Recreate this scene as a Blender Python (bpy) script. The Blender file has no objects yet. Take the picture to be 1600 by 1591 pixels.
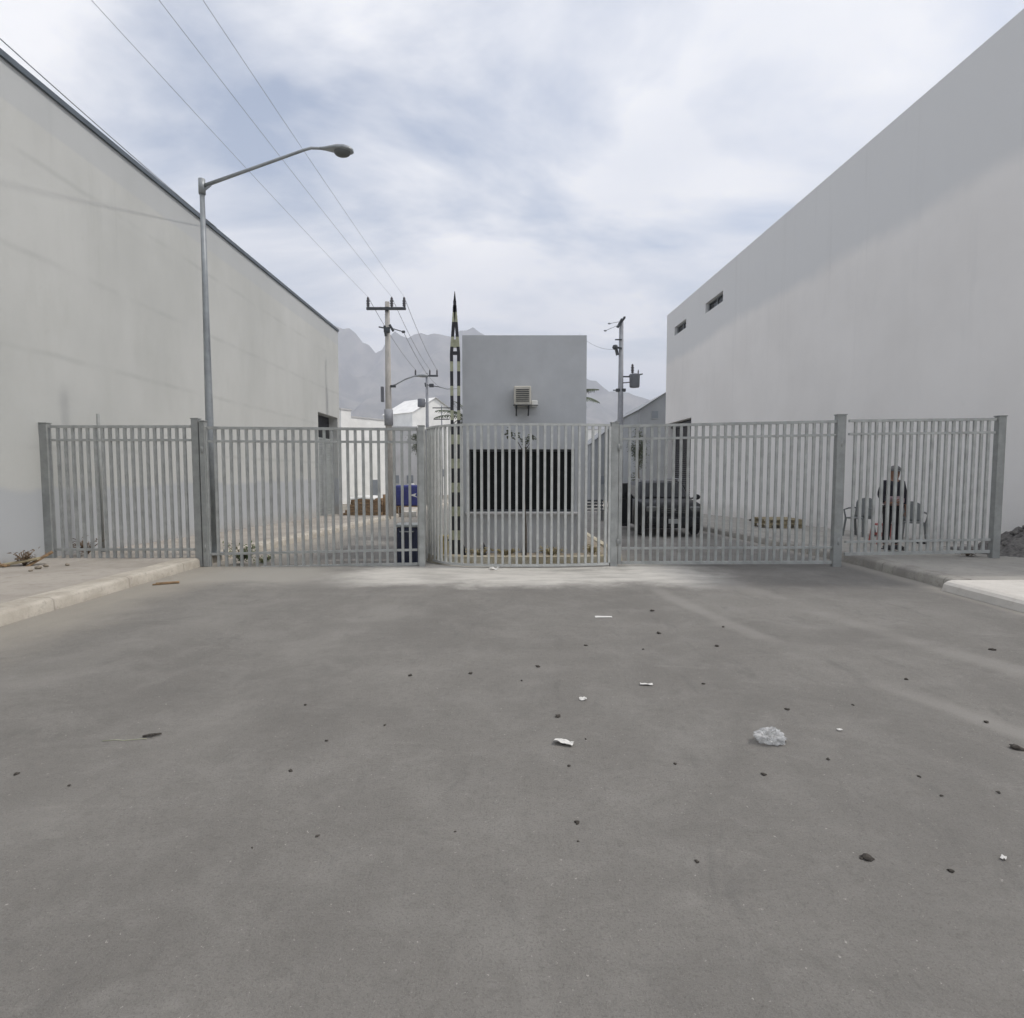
import bpy, bmesh, math, random
from mathutils import Vector, Matrix, noise
R = math.radians
PI = math.pi
random.seed(7)
sc = bpy.context.scene
COL = sc.collection

# ------------------------------------------------------------------ camera
F = 900.0
PITCH = math.atan(55.5 / F)
CAMZ = 1.62
cam_d = bpy.data.cameras.new('camera')
cam = bpy.data.objects.new('camera', cam_d)
COL.objects.link(cam)
cam.location = (0, 0, CAMZ)
cam.rotation_euler = (PI / 2 - PITCH, 0, 0)
cam_d.sensor_fit = 'HORIZONTAL'
cam_d.sensor_width = 36
cam_d.lens = 36 * F / 1600
cam_d.clip_start = 0.05
cam_d.clip_end = 9000
sc.camera = cam

# ------------------------------------------------------------------ world
SUN_EL = 55
w = bpy.data.worlds.new('World')
sc.world = w
w.use_nodes = True
nt = w.node_tree
nt.nodes.clear()
N = nt.nodes.new
L = nt.links.new
out = N('ShaderNodeOutputWorld')
sky = N('ShaderNodeTexSky')
sky.sky_type = 'NISHITA'
sky.sun_disc = False
sky.sun_elevation = R(SUN_EL)
sky.sun_rotation = R(90)
sky.dust_density = 3.0
sky.air_density = 1.2
bg1 = N('ShaderNodeBackground'); bg1.inputs[1].default_value = 0.15
L(sky.outputs[0], bg1.inputs[0])
tc = N('ShaderNodeTexCoord')
sep = N('ShaderNodeSeparateXYZ'); L(tc.outputs['Generated'], sep.inputs[0])
mx = N('ShaderNodeMath'); mx.operation = 'MAXIMUM'; L(sep.outputs[2], mx.inputs[0]); mx.inputs[1].default_value = 0.0
ad = N('ShaderNodeMath'); ad.operation = 'ADD'; L(mx.outputs[0], ad.inputs[0]); ad.inputs[1].default_value = 0.16
dx = N('ShaderNodeMath'); dx.operation = 'DIVIDE'; L(sep.outputs[0], dx.inputs[0]); L(ad.outputs[0], dx.inputs[1])
dy = N('ShaderNodeMath'); dy.operation = 'DIVIDE'; L(sep.outputs[1], dy.inputs[0]); L(ad.outputs[0], dy.inputs[1])
cmb = N('ShaderNodeCombineXYZ'); L(dx.outputs[0], cmb.inputs[0]); L(dy.outputs[0], cmb.inputs[1])
mp = N('ShaderNodeMapping'); L(cmb.outputs[0], mp.inputs[0])
mp.inputs['Location'].default_value = (0.0, 0.0, 0)
mp.inputs['Rotation'].default_value = (0, 0, R(20))
mp.inputs['Scale'].default_value = (1.0, 1.35, 1)
n1 = N('ShaderNodeTexNoise'); L(mp.outputs[0], n1.inputs['Vector'])
n1.inputs['Scale'].default_value = 1.0; n1.inputs['Detail'].default_value = 7; n1.inputs['Roughness'].default_value = 0.55
n1.inputs['Distortion'].default_value = 0.4
cr = N('ShaderNodeValToRGB'); L(n1.outputs[0], cr.inputs[0])
cr.color_ramp.elements[0].position = 0.37; cr.color_ramp.elements[0].color = (0.05, 0.05, 0.05, 1)
cr.color_ramp.elements[1].position = 0.55; cr.color_ramp.elements[1].color = (0.97, 0.97, 0.97, 1)
n2 = N('ShaderNodeTexNoise'); L(mp.outputs[0], n2.inputs['Vector'])
n2.inputs['Scale'].default_value = 1.7; n2.inputs['Detail'].default_value = 4; n2.inputs['Roughness'].default_value = 0.45
cr2 = N('ShaderNodeValToRGB'); L(n2.outputs[0], cr2.inputs[0])
cr2.color_ramp.elements[0].position = 0.3; cr2.color_ramp.elements[0].color = (0.86, 0.89, 0.96, 1)
cr2.color_ramp.elements[1].position = 0.68; cr2.color_ramp.elements[1].color = (1.16, 1.15, 1.15, 1)
bg2 = N('ShaderNodeBackground'); bg2.inputs[1].default_value = 1.0
L(cr2.outputs[0], bg2.inputs[0])
ms = N('ShaderNodeMixShader')
L(cr.outputs[0], ms.inputs[0]); L(bg1.outputs[0], ms.inputs[1]); L(bg2.outputs[0], ms.inputs[2])
L(ms.outputs[0], out.inputs[0])

# ------------------------------------------------------------------ sun
sd = bpy.data.lights.new('sun', 'SUN'); sd.energy = 2.0; sd.angle = R(3.0); sd.color = (1.0, 0.965, 0.91)
so = bpy.data.objects.new('sun', sd); COL.objects.link(so)
so.location = (60, 0, 80)
so.rotation_euler = (0, R(90 - SUN_EL), 0)

sc.view_settings.view_transform = 'Standard'
sc.view_settings.look = 'None'
sc.view_settings.exposure = 0.10
sc.view_settings.gamma = 1.0
sc.render.resolution_x = 1024
sc.render.resolution_y = 1018
sc.cycles.max_bounces = 6
sc.cycles.diffuse_bounces = 3
sc.cycles.volume_bounces = 1
sc.cycles.transparent_max_bounces = 12

# ------------------------------------------------------------------ helpers
def P(px, py, D):
    """world point seen at photo pixel (px,py) at distance D along +Y"""
    x = (px - 800) / F; y = -(py - 795.5) / F
    c, s = math.cos(PITCH), math.sin(PITCH)
    d = Vector((x, c + y * s, -s + y * c))
    k = D / d.y
    return Vector((d.x * k, D, CAMZ + d.z * k))

def h(y):
    """ground profile: flat, then a gentle fall past the gate"""
    if y < 10: return 0.0
    if y < 60: return -0.026 * (y - 10)
    return -1.3

def PG(px, py, lift=0.0):
    """ground point under a photo pixel"""
    lo, hi = 0.5, 200.0
    for _ in range(50):
        m = (lo + hi) / 2
        if P(px, py, m).z > h(m) + lift: lo = m
        else: hi = m
    p = P(px, py, lo); p.z = h(lo) + lift
    return p

def tag(o, label=None, cat=None, group=None, kind=None):
    if label: o['label'] = label
    if cat: o['category'] = cat
    if group: o['group'] = group
    if kind: o['kind'] = kind
    return o

def thing(name, label, cat, loc=(0, 0, 0), rz=0, group=None):
    o = bpy.data.objects.new(name, None)
    COL.objects.link(o)
    o.empty_display_size = 0.2
    o.location = loc; o.rotation_euler = (0, 0, rz)
    return tag(o, label, cat, group)

class MB:
    def __init__(s): s.bm = bmesh.new()
    def quad(s, a, b, c, d):
        return s.bm.faces.new([s.bm.verts.new(v) for v in (a, b, c, d)])
    def poly(s, pts):
        return s.bm.faces.new([s.bm.verts.new(v) for v in pts])
    def box(s, c, size, rot=None, bevel=0.0, taper=1.0):
        hx, hy, hz = size[0] / 2, size[1] / 2, size[2] / 2
        vs = []
        for z in (-1, 1):
            t = taper if z > 0 else 1
            for x, y in ((-1, -1), (1, -1), (1, 1), (-1, 1)):
                v = Vector((x * hx * t, y * hy * t, z * hz))
                if rot is not None: v = rot @ v
                vs.append(s.bm.verts.new(v + Vector(c)))
        fs = []
        for i in ((3, 2, 1, 0), (4, 5, 6, 7), (0, 1, 5, 4), (1, 2, 6, 5), (2, 3, 7, 6), (3, 0, 4, 7)):
            fs.append(s.bm.faces.new([vs[k] for k in i]))
        if bevel > 0:
            es = list({e for f in fs for e in f.edges})
            bmesh.ops.bevel(s.bm, geom=es, offset=bevel, segments=2, affect='EDGES', profile=0.5)
        return s
    def bb(s, a, b, bevel=0.0):
        c = [(a[i] + b[i]) / 2 for i in range(3)]
        z = [abs(b[i] - a[i]) for i in range(3)]
        return s.box(c, z, bevel=bevel)
    def bar(s, p, q, wx, wy=None, bevel=0.0):
        """rectangular bar from p to q"""
        p = Vector(p); q = Vector(q); wy = wy or wx
        d = q - p
        rot = d.to_track_quat('Z', 'Y').to_matrix()
        return s.box((p + q) / 2, (wx, wy, d.length), rot, bevel)
    def tube(s, pts, rad, n=10, caps=True):
        pts = [Vector(p) for p in pts]
        if not isinstance(rad, (list, tuple)): rad = [rad] * len(pts)
        rings = []
        up = Vector((0, 0, 1))
        for i, p in enumerate(pts):
            a = pts[max(0, i - 1)]; b = pts[min(len(pts) - 1, i + 1)]
            t = (b - a).normalized()
            ref = up if abs(t.z) < 0.9 else Vector((1, 0, 0))
            u = t.cross(ref).normalized(); v = t.cross(u)
            rings.append([s.bm.verts.new(p + (u * math.cos(2 * PI * k / n) + v * math.sin(2 * PI * k / n)) * rad[i]) for k in range(n)])
        for i in range(len(rings) - 1):
            for k in range(n):
                f = s.bm.faces.new((rings[i][k], rings[i][(k + 1) % n], rings[i + 1][(k + 1) % n], rings[i + 1][k]))
                f.smooth = True
        if caps:
            s.bm.faces.new(rings[0][::-1]); s.bm.faces.new(rings[-1])
        return s
    def lathe(s, c, prof, n=18, sx=1, sy=1):
        c = Vector(c); rings = []
        for r, z in prof:
            rings.append([s.bm.verts.new(c + Vector((r * sx * math.cos(2 * PI * k / n), r * sy * math.sin(2 * PI * k / n), z))) for k in range(n)])
        for i in range(len(rings) - 1):
            for k in range(n):
                f = s.bm.faces.new((rings[i][k], rings[i][(k + 1) % n], rings[i + 1][(k + 1) % n], rings[i + 1][k])); f.smooth = True
        if prof[0][0] > 1e-5: s.bm.faces.new(rings[0][::-1])
        if prof[-1][0] > 1e-5: s.bm.faces.new(rings[-1])
        return s
    def blob(s, c, size, sub=2, amp=0.2, freq=2.0, seed=0, flat=False):
        c = Vector(c)
        r = bmesh.ops.create_icosphere(s.bm, subdivisions=sub, radius=1.0)
        for v in r['verts']:
            p = v.co.copy()
            k = 1 + amp * noise.noise(p * freq + Vector((seed * 3.1, seed * 1.7, seed)))
            p = Vector((p.x * size[0], p.y * size[1], p.z * size[2])) * k
            if flat and p.z < 0: p.z *= 0.15
            v.co = c + p
        for f in {f for v in r['verts'] for f in v.link_faces}: f.smooth = True
        return s
    def build(s, name, mat, parent=None, loc=None, merge=False, recalc=True, smooth=None):
        if merge: bmesh.ops.remove_doubles(s.bm, verts=s.bm.verts, dist=0.0005)
        if recalc: bmesh.ops.recalc_face_normals(s.bm, faces=s.bm.faces)
        me = bpy.data.meshes.new(name)
        s.bm.to_mesh(me); s.bm.free()
        mats = mat if isinstance(mat, (list, tuple)) else [mat]
        for m in mats: me.materials.append(m)
        if smooth is not None:
            for p in me.polygons: p.use_smooth = smooth
        o = bpy.data.objects.new(name, me)
        COL.objects.link(o)
        if parent: o.parent = parent
        if loc is not None: o.location = loc
        return o

def copy_tree(o, parent=None):
    c = o.copy(); COL.objects.link(c)
    c.parent = parent
    for ch in list(o.children): copy_tree(ch, c)
    return c

# ------------------------------------------------------------------ materials
def mat(name, col, rough=0.8, metal=0.0, var=0.12, scale=3.0, bump=0.0, bscale=60.0, detail=5, col2=None, stretch=None, spec=0.4, alpha=1.0, trans=0.0):
    m = bpy.data.materials.new(name); m.use_nodes = True
    nt = m.node_tree; b = nt.nodes['Principled BSDF']
    b.inputs['Roughness'].default_value = rough
    b.inputs['Metallic'].default_value = metal
    b.inputs['Specular IOR Level'].default_value = spec
    if alpha < 1: b.inputs['Alpha'].default_value = alpha
    if trans: b.inputs['Transmission Weight'].default_value = trans
    g = nt.nodes.new('ShaderNodeNewGeometry')
    vec = g.outputs['Position']
    if stretch:
        mpn = nt.nodes.new('ShaderNodeMapping'); nt.links.new(vec, mpn.inputs[0]); mpn.inputs['Scale'].default_value = stretch
        vec = mpn.outputs[0]
    n = nt.nodes.new('ShaderNodeTexNoise'); nt.links.new(vec, n.inputs['Vector'])
    n.inputs['Scale'].default_value = scale; n.inputs['Detail'].default_value = detail; n.inputs['Roughness'].default_value = 0.6
    r = nt.nodes.new('ShaderNodeValToRGB'); nt.links.new(n.outputs[0], r.inputs[0])
    c2 = col2 or tuple(min(1, c * (1 + var)) for c in col)
    c1 = tuple(c * (1 - var) for c in col) if not col2 else col
    r.color_ramp.elements[0].position = 0.35; r.color_ramp.elements[0].color = (*c1, 1)
    r.color_ramp.elements[1].position = 0.65; r.color_ramp.elements[1].color = (*c2, 1)
    nt.links.new(r.outputs[0], b.inputs['Base Color'])
    if bump > 0:
        n2 = nt.nodes.new('ShaderNodeTexNoise'); nt.links.new(g.outputs['Position'], n2.inputs['Vector'])
        n2.inputs['Scale'].default_value = bscale; n2.inputs['Detail'].default_value = 4
        bp = nt.nodes.new('ShaderNodeBump'); bp.inputs['Strength'].default_value = bump; bp.inputs['Distance'].default_value = 0.01
        nt.links.new(n2.outputs[0], bp.inputs['Height']); nt.links.new(bp.outputs[0], b.inputs['Normal'])
    return m

class NT:
    """small node-expression helper"""
    def __init__(s, m):
        s.nt = m.node_tree; s.b = s.nt.nodes['Principled BSDF']
        g = s.nt.nodes.new('ShaderNodeNewGeometry'); s.pos = g.outputs['Position']
        sp = s.nt.nodes.new('ShaderNodeSeparateXYZ'); s.nt.links.new(s.pos, sp.inputs[0])
        s.x, s.y, s.z = sp.outputs
    def _in(s, sock, v):
        if isinstance(v, (int, float)): sock.default_value = v
        elif isinstance(v, tuple): sock.default_value = (*v, 1) if len(sock.default_value) == 4 else v
        else: s.nt.links.new(v, sock)
    def m(s, op, a, b=0.0, c=None):
        n = s.nt.nodes.new('ShaderNodeMath'); n.operation = op
        s._in(n.inputs[0], a); s._in(n.inputs[1], b)
        if c is not None: s._in(n.inputs[2], c)
        return n.outputs[0]
    def noise(s, scale, detail=4, rough=0.55, stretch=None, off=None, dist=0.0):
        v = s.pos
        if stretch or off:
            mp = s.nt.nodes.new('ShaderNodeMapping'); s.nt.links.new(v, mp.inputs[0])
            if stretch: mp.inputs['Scale'].default_value = stretch
            if off: mp.inputs['Location'].default_value = off
            v = mp.outputs[0]
        n = s.nt.nodes.new('ShaderNodeTexNoise'); s.nt.links.new(v, n.inputs['Vector'])
        n.inputs['Scale'].default_value = scale; n.inputs['Detail'].default_value = detail; n.inputs['Roughness'].default_value = rough
        n.inputs['Distortion'].default_value = dist
        return n.outputs[0]
    def ss(s, v, a, b):
        n = s.nt.nodes.new('ShaderNodeMapRange'); n.interpolation_type = 'SMOOTHSTEP'
        s._in(n.inputs['Value'], v); n.inputs['From Min'].default_value = a; n.inputs['From Max'].default_value = b
        n.inputs['To Min'].default_value = 0; n.inputs['To Max'].default_value = 1
        return n.outputs['Result']
    def mix(s, f, a, b, mode='MIX'):
        n = s.nt.nodes.new('ShaderNodeMix'); n.data_type = 'RGBA'; n.blend_type = mode
        s._in(n.inputs[0], f); s._in(n.inputs[6], a); s._in(n.inputs[7], b)
        return n.outputs[2]
    def bump(s, hgt, strength, dist=0.01):
        n = s.nt.nodes.new('ShaderNodeBump'); n.inputs['Strength'].default_value = strength; n.inputs['Distance'].default_value = dist
        s.nt.links.new(hgt, n.inputs['Height']); s.nt.links.new(n.outputs[0], s.b.inputs['Normal'])
    def out(s, col, rough=0.9):
        s.nt.links.new(col, s.b.inputs['Base Color'])
        s._in(s.b.inputs['Roughness'], rough)
        s.b.inputs['Specular IOR Level'].default_value = 0.3

def newmat(name):
    m = bpy.data.materials.new(name); m.use_nodes = True
    return m, NT(m)

# asphalt: dusty, with cement spill before the gate, dust by the kerb and wheel tracks
M_ROAD, t = newmat('dusty_asphalt')
big = t.noise(0.45, 10, 0.7, dist=0.8)
mid = t.noise(1.9, 10, 0.75, off=(5, 2, 0), dist=0.3)
fine = t.noise(95, 3, 0.7)
grit = t.noise(260, 2, 0.7)
c = t.mix(t.ss(big, 0.35, 0.68), (0.180, 0.172, 0.158), (0.228, 0.218, 0.200))
sp1 = t.noise(22, 4, 0.75); sp2 = t.noise(36, 3, 0.75, off=(3, 8, 1))
c = t.mix(t.m('MULTIPLY', t.ss(sp1, 0.48, 0.68), 0.5), c, (0.150, 0.142, 0.130))
c = t.mix(t.m('MULTIPLY', t.ss(sp2, 0.655, 0.71), 0.85), c, (0.44, 0.42, 0.385))
c = t.mix(t.m('MULTIPLY', t.ss(sp2, 0.36, 0.28), 0.50), c, (0.09, 0.085, 0.078))
c = t.mix(t.m('MULTIPLY', t.ss(mid, 0.44, 0.66), 0.42), c, (0.275, 0.265, 0.245))
scf = t.noise(3.2, 9, 0.75, stretch=(0.35, 1.5, 1), off=(9, 1, 0), dist=0.5)
c = t.mix(t.m('MULTIPLY', t.ss(scf, 0.56, 0.70), 0.34), c, (0.30, 0.29, 0.265))
scd = t.noise(2.3, 9, 0.75, stretch=(1.3, 0.5, 1), off=(2, 6, 0), dist=0.5)
c = t.mix(t.m('MULTIPLY', t.ss(scd, 0.55, 0.68), 0.40), c, (0.125, 0.121, 0.114))
ck = t.nt.nodes.new('ShaderNodeTexVoronoi'); ck.feature = 'DISTANCE_TO_EDGE'; ck.inputs['Scale'].default_value = 0.42
va = t.nt.nodes.new('ShaderNodeVectorMath'); va.operation = 'ADD'
nz = t.nt.nodes.new('ShaderNodeTexNoise'); nz.inputs['Scale'].default_value = 1.6; nz.inputs['Detail'].default_value = 8; t.nt.links.new(t.pos, nz.inputs['Vector'])
t.nt.links.new(t.pos, va.inputs[0]); t.nt.links.new(nz.outputs['Color'], va.inputs[1]); t.nt.links.new(va.outputs[0], ck.inputs['Vector'])
crk = t.m('MULTIPLY', t.m('SUBTRACT', 1.0, t.ss(ck.outputs['Distance'], 0.0015, 0.007)), t.ss(t.noise(0.5, 4, 0.6, off=(7, 7, 0)), 0.52, 0.60))
c = t.mix(t.m('MULTIPLY', crk, 0.10), c, (0.085, 0.08, 0.075))
c = t.mix(t.m('MULTIPLY', t.ss(fine, 0.50, 0.66), 0.45), c, (0.115, 0.108, 0.098))
c = t.mix(t.m('MULTIPLY', t.ss(grit, 0.56, 0.68), 0.55), c, (0.31, 0.30, 0.28))
# cement film just before the gate
wob = t.m('MULTIPLY', t.m('SUBTRACT', t.noise(0.9, 10, 0.72), 0.5), 1.9)
yy = t.m('ADD', t.y, wob)
spill = t.m('MULTIPLY', t.ss(yy, 7.9, 8.7), t.m('SUBTRACT', 1.0, t.ss(t.m('ADD', t.m('ABSOLUTE', t.m('SUBTRACT', t.x, 0.3)), t.m('MULTIPLY', wob, 1.2)), 2.2, 3.5)))
spill = t.m('MULTIPLY', spill, t.m('SUBTRACT', 1.0, t.ss(t.y, 9.9, 10.6)))
spill = t.m('MULTIPLY', spill, t.m('ADD', 0.6, t.m('MULTIPLY', t.ss(t.noise(2.4, 5, 0.7, stretch=(0.5, 1.6, 1)), 0.3, 0.6), 0.4)))
c = t.mix(spill, c, (0.58, 0.56, 0.515))
# second smear on the left before the gate
sm = t.m('MULTIPLY', t.ss(t.m('ADD', t.y, t.m('MULTIPLY', wob, 0.8)), 8.1, 8.7), t.m('SUBTRACT', 1.0, t.ss(t.m('ADD', t.m('ABSOLUTE', t.m('ADD', t.x, 4.1)), t.m('MULTIPLY', wob, 0.6)), 0.7, 1.6)))
sm = t.m('MULTIPLY', sm, t.m('SUBTRACT', 1.0, t.ss(t.y, 9.6, 10.2)))
c = t.mix(t.m('MULTIPLY', sm, 0.8), c, (0.36, 0.345, 0.31))
# wind-blown dust along the left kerb
du = t.m('SUBTRACT', 1.0, t.ss(t.m('ADD', t.x, t.m('MULTIPLY', wob, 0.8)), -5.1, -4.1))
du = t.m('MULTIPLY', du, t.m('ADD', 0.35, t.m('MULTIPLY', t.noise(1.3, 5, 0.7, stretch=(1, 0.4, 1)), 0.75)))
c = t.mix(du, c, (0.34, 0.315, 0.27))
du2 = t.m('MULTIPLY', t.ss(t.m('ADD', t.x, t.m('MULTIPLY', wob, 0.15)), 5.7, 6.05), 0.75)
c = t.mix(du2, c, (0.36, 0.34, 0.30))
# curved wheel tracks, right of the middle
for x0, k, wd, s_ in ((1.9, 0.030, 0.11, 0.60), (3.2, 0.034, 0.14, 0.50), (-1.2, -0.022, 0.35, 0.30), (-2.9, -0.030, 0.30, 0.26)):
    dy_ = t.m('SUBTRACT', 10.0, t.y)
    cx = t.m('ADD', t.m('MULTIPLY', t.m('MULTIPLY', dy_, dy_), k), x0)
    dd = t.m('ABSOLUTE', t.m('SUBTRACT', t.m('ADD', t.x, t.m('MULTIPLY', wob, 0.12)), cx))
    tr = t.m('MULTIPLY', t.m('SUBTRACT', 1.0, t.ss(dd, wd * 0.3, wd * 1.8)), s_)
    tr = t.m('MULTIPLY', tr, t.ss(t.noise(0.7, 3, 0.6, off=(x0, 3, 0)), 0.35, 0.6))
    c = t.mix(tr, c, (0.30, 0.288, 0.265))
# oil darkening
oil = t.m('MULTIPLY', t.ss(t.noise(0.55, 5, 0.62, off=(11, 4, 0), stretch=(0.6, 1.4, 1)), 0.56, 0.72), 0.4)
c = t.mix(oil, c, (0.145, 0.138, 0.127))
t.out(c, 0.92)
t.bump(t.m('ADD', t.m('ADD', fine, sp1), t.m('MULTIPLY', grit, 0.6)), 0.7, 0.010)

def ground_mat(name, a, b, dark, scale=1.0, bump=0.4):
    m, t = newmat(name)
    n1 = t.noise(0.8 * scale, 6, 0.65, dist=0.4); n2 = t.noise(6 * scale, 6, 0.7); n3 = t.noise(70, 3, 0.7)
    c = t.mix(t.ss(n1, 0.36, 0.64), a, b)
    c = t.mix(t.m('MULTIPLY', t.ss(n2, 0.5, 0.7), 0.5), c, dark)
    c = t.mix(t.m('MULTIPLY', t.ss(n3, 0.52, 0.72), 0.25), c, dark)
    if 'kerb' in name:
        fr = t.m('ABSOLUTE', t.m('SUBTRACT', t.m('FRACT', t.m('DIVIDE', t.y, 1.35)), 0.5))
        c = t.mix(t.m('MULTIPLY', t.ss(fr, 0.488, 0.496), 0.35), c, tuple(q * 0.45 for q in dark))
        n4 = t.noise(9, 6, 0.75, off=(4, 4, 4))
        c = t.mix(t.m('MULTIPLY', t.ss(n4, 0.56, 0.66), 0.4), c, dark)
    t.out(c, 0.95); t.bump(t.m('ADD', n3, n2), bump, 0.01)
    return m
M_WALK = ground_mat('dusty_sidewalk', (0.31, 0.285, 0.25), (0.39, 0.36, 0.32), (0.24, 0.22, 0.19))
M_WALK_R = ground_mat('worn_sidewalk', (0.33, 0.315, 0.285), (0.40, 0.38, 0.34), (0.25, 0.235, 0.21))
M_KERB = ground_mat('kerb_concrete', (0.39, 0.355, 0.30), (0.51, 0.475, 0.41), (0.29, 0.26, 0.22), 2.5)
M_KERB_R = ground_mat('dirty_kerb_concrete', (0.27, 0.255, 0.23), (0.38, 0.36, 0.32), (0.19, 0.18, 0.16), 3.0)
M_NEWCON = ground_mat('pale_new_concrete', (0.56, 0.535, 0.49), (0.63, 0.60, 0.55), (0.47, 0.44, 0.39), 1.5)
M_YKERB = ground_mat('worn_yellow_kerb', (0.40, 0.345, 0.23), (0.53, 0.50, 0.41), (0.30, 0.26, 0.20), 4.0)
M_DIRT = ground_mat('dry_dirt', (0.24, 0.205, 0.16), (0.34, 0.30, 0.24), (0.16, 0.135, 0.105), 1.5, 0.8)
M_LAND = ground_mat('far_ground', (0.22, 0.20, 0.16), (0.29, 0.265, 0.22), (0.12, 0.12, 0.08), 0.1)

# left wall: raw precast concrete, faint horizontal joints, bluish-grey band low down
M_WALL_L, t = newmat('precast_concrete')
a = t.noise(0.25, 6, 0.6, stretch=(1, 1, 0.6)); b = t.noise(1.8, 6, 0.65, stretch=(1, 1, 0.35)); f = t.noise(38, 4, 0.7)
c = t.mix(t.ss(a, 0.33, 0.67), (0.462, 0.470, 0.450), (0.542, 0.548, 0.527))
c = t.mix(t.m('MULTIPLY', t.ss(b, 0.45, 0.75), 0.28), c, (0.42, 0.43, 0.40))
c = t.mix(t.m('MULTIPLY', t.ss(f, 0.5, 0.75), 0.14), c, (0.38, 0.38, 0.36))
zz = t.m('ADD', t.z, t.m('MULTIPLY', t.m('SUBTRACT', t.noise(1.1, 3), 0.5), 0.10))
fr = t.m('FRACT', t.m('DIVIDE', t.m('ADD', zz, 0.35), 1.62))
ln = t.m('SUBTRACT', 1.0, t.ss(t.m('ABSOLUTE', t.m('SUBTRACT', fr, 0.5)), 0.004, 0.055))
ln = t.m('MULTIPLY', ln, t.m('MULTIPLY', t.ss(t.noise(0.6, 4, 0.6, off=(0, 7, 0)), 0.38, 0.62), 0.34))
c = t.mix(ln, c, (0.36, 0.37, 0.355))
drip = t.m('MULTIPLY', t.ss(t.noise(1.0, 5, 0.7, stretch=(1, 2.6, 0.12)), 0.55, 0.78), t.ss(t.z, 3.0, 8.2))
c = t.mix(t.m('MULTIPLY', drip, 0.30), c, (0.33, 0.34, 0.32))
spot = t.ss(t.noise(5.5, 4, 0.7, off=(1, 4, 2)), 0.62, 0.72)
c = t.mix(t.m('MULTIPLY', spot, 0.16), c, (0.36, 0.37, 0.34))
low = t.m('SUBTRACT', 1.0, t.ss(t.m('ADD', t.z, t.m('MULTIPLY', t.m('SUBTRACT', t.noise(0.8, 4), 0.5), 0.35)), 1.28, 1.42))
c = t.mix(t.m('MULTIPLY', low, 0.75), c, (0.41, 0.43, 0.455))
spl = t.m('SUBTRACT', 1.0, t.ss(t.m('ADD', t.z, t.m('MULTIPLY', t.noise(2.5, 5, 0.7), 0.5)), 0.1, 0.65))
c = t.mix(t.m('MULTIPLY', spl, 0.5), c, (0.38, 0.34, 0.29))
top = t.ss(t.z, 7.55, 7.62)
c = t.mix(t.m('MULTIPLY', top, 0.45), c, (0.43, 0.45, 0.47))
t.out(c, 0.9); t.bump(t.m('ADD', f, t.m('MULTIPLY', b, 2)), 0.2, 0.01)

# right wall: off-white render, a greyer painted strip at the top
M_WALL_R, t = newmat('white_render')
a = t.noise(0.22, 5, 0.6); b = t.noise(2.0, 6, 0.65, stretch=(1, 1, 0.3)); f = t.noise(45, 4, 0.7)
c = t.mix(t.ss(a, 0.33, 0.67), (0.81, 0.79, 0.76), (0.87, 0.85, 0.82))
c = t.mix(t.m('MULTIPLY', t.ss(b, 0.48, 0.78), 0.22), c, (0.72, 0.71, 0.685))
zb = t.m('ADD', t.z, t.m('MULTIPLY', t.m('SUBTRACT', t.noise(0.45, 5, 0.6, off=(3, 1, 9)), 0.5), 0.9))
c = t.mix(t.m('MULTIPLY', t.ss(zb, 7.6, 8.2), 0.9), c, (0.70, 0.705, 0.70))
drip = t.m('MULTIPLY', t.ss(t.noise(1.0, 5, 0.7, stretch=(1, 2.2, 0.10), off=(2, 2, 2)), 0.54, 0.78), t.ss(t.z, 1.5, 9.5))
c = t.mix(t.m('MULTIPLY', drip, 0.28), c, (0.55, 0.545, 0.53))
spot = t.ss(t.noise(4.5, 4, 0.7, off=(6, 4, 2)), 0.62, 0.72)
c = t.mix(t.m('MULTIPLY', spot, 0.12), c, (0.60, 0.59, 0.57))
spl = t.m('SUBTRACT', 1.0, t.ss(t.m('ADD', t.z, t.m('MULTIPLY', t.noise(2.5, 5, 0.7), 0.6)), 0.1, 0.8))
c = t.mix(t.m('MULTIPLY', spl, 0.45), c, (0.46, 0.43, 0.38))
t.out(c, 0.88); t.bump(t.m('ADD', f, b), 0.15, 0.01)

M_HUT = mat('grey_painted_render', (0.47, 0.485, 0.50), 0.85, var=0.07, scale=1.5, bump=0.15, bscale=40)
M_FENCE = mat('grey_metal_paint', (0.37, 0.38, 0.365), 0.5, 0.0, var=0.16, scale=5, bump=0.05, bscale=120)
M_FENCE2 = mat('light_grey_metal_paint', (0.50, 0.51, 0.49), 0.5, 0.0, var=0.10, scale=9, bump=0.05, bscale=120)
M_POST = mat('grey_post_paint', (0.28, 0.29, 0.28), 0.5, 0.0, var=0.12, scale=6)
M_GALV = mat('galvanised_steel', (0.30, 0.32, 0.33), 0.45, 0.35, var=0.14, scale=5)
M_POLE = mat('concrete_pole', (0.42, 0.40, 0.37), 0.85, var=0.12, scale=3, bump=0.2)
M_POLED = mat('weathered_pole', (0.30, 0.31, 0.33), 0.8, var=0.12, scale=3, bump=0.2)
M_DARKMET = mat('dark_metal', (0.055, 0.06, 0.065), 0.55, 0.2, var=0.2, scale=8)
M_CAP = mat('roof_flashing', (0.10, 0.12, 0.14), 0.5, 0.2, var=0.15, scale=2)
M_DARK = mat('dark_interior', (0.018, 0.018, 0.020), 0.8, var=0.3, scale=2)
M_SHUT = mat('shutter_metal', (0.36, 0.38, 0.37), 0.5, 0.1, var=0.1, scale=4)
M_SHUTD = mat('dark_shutter_metal', (0.055, 0.058, 0.065), 0.5, 0.1, var=0.2, scale=4)
M_BLACK = mat('black_paint', (0.022, 0.022, 0.026), 0.5, var=0.2, scale=12)
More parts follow.
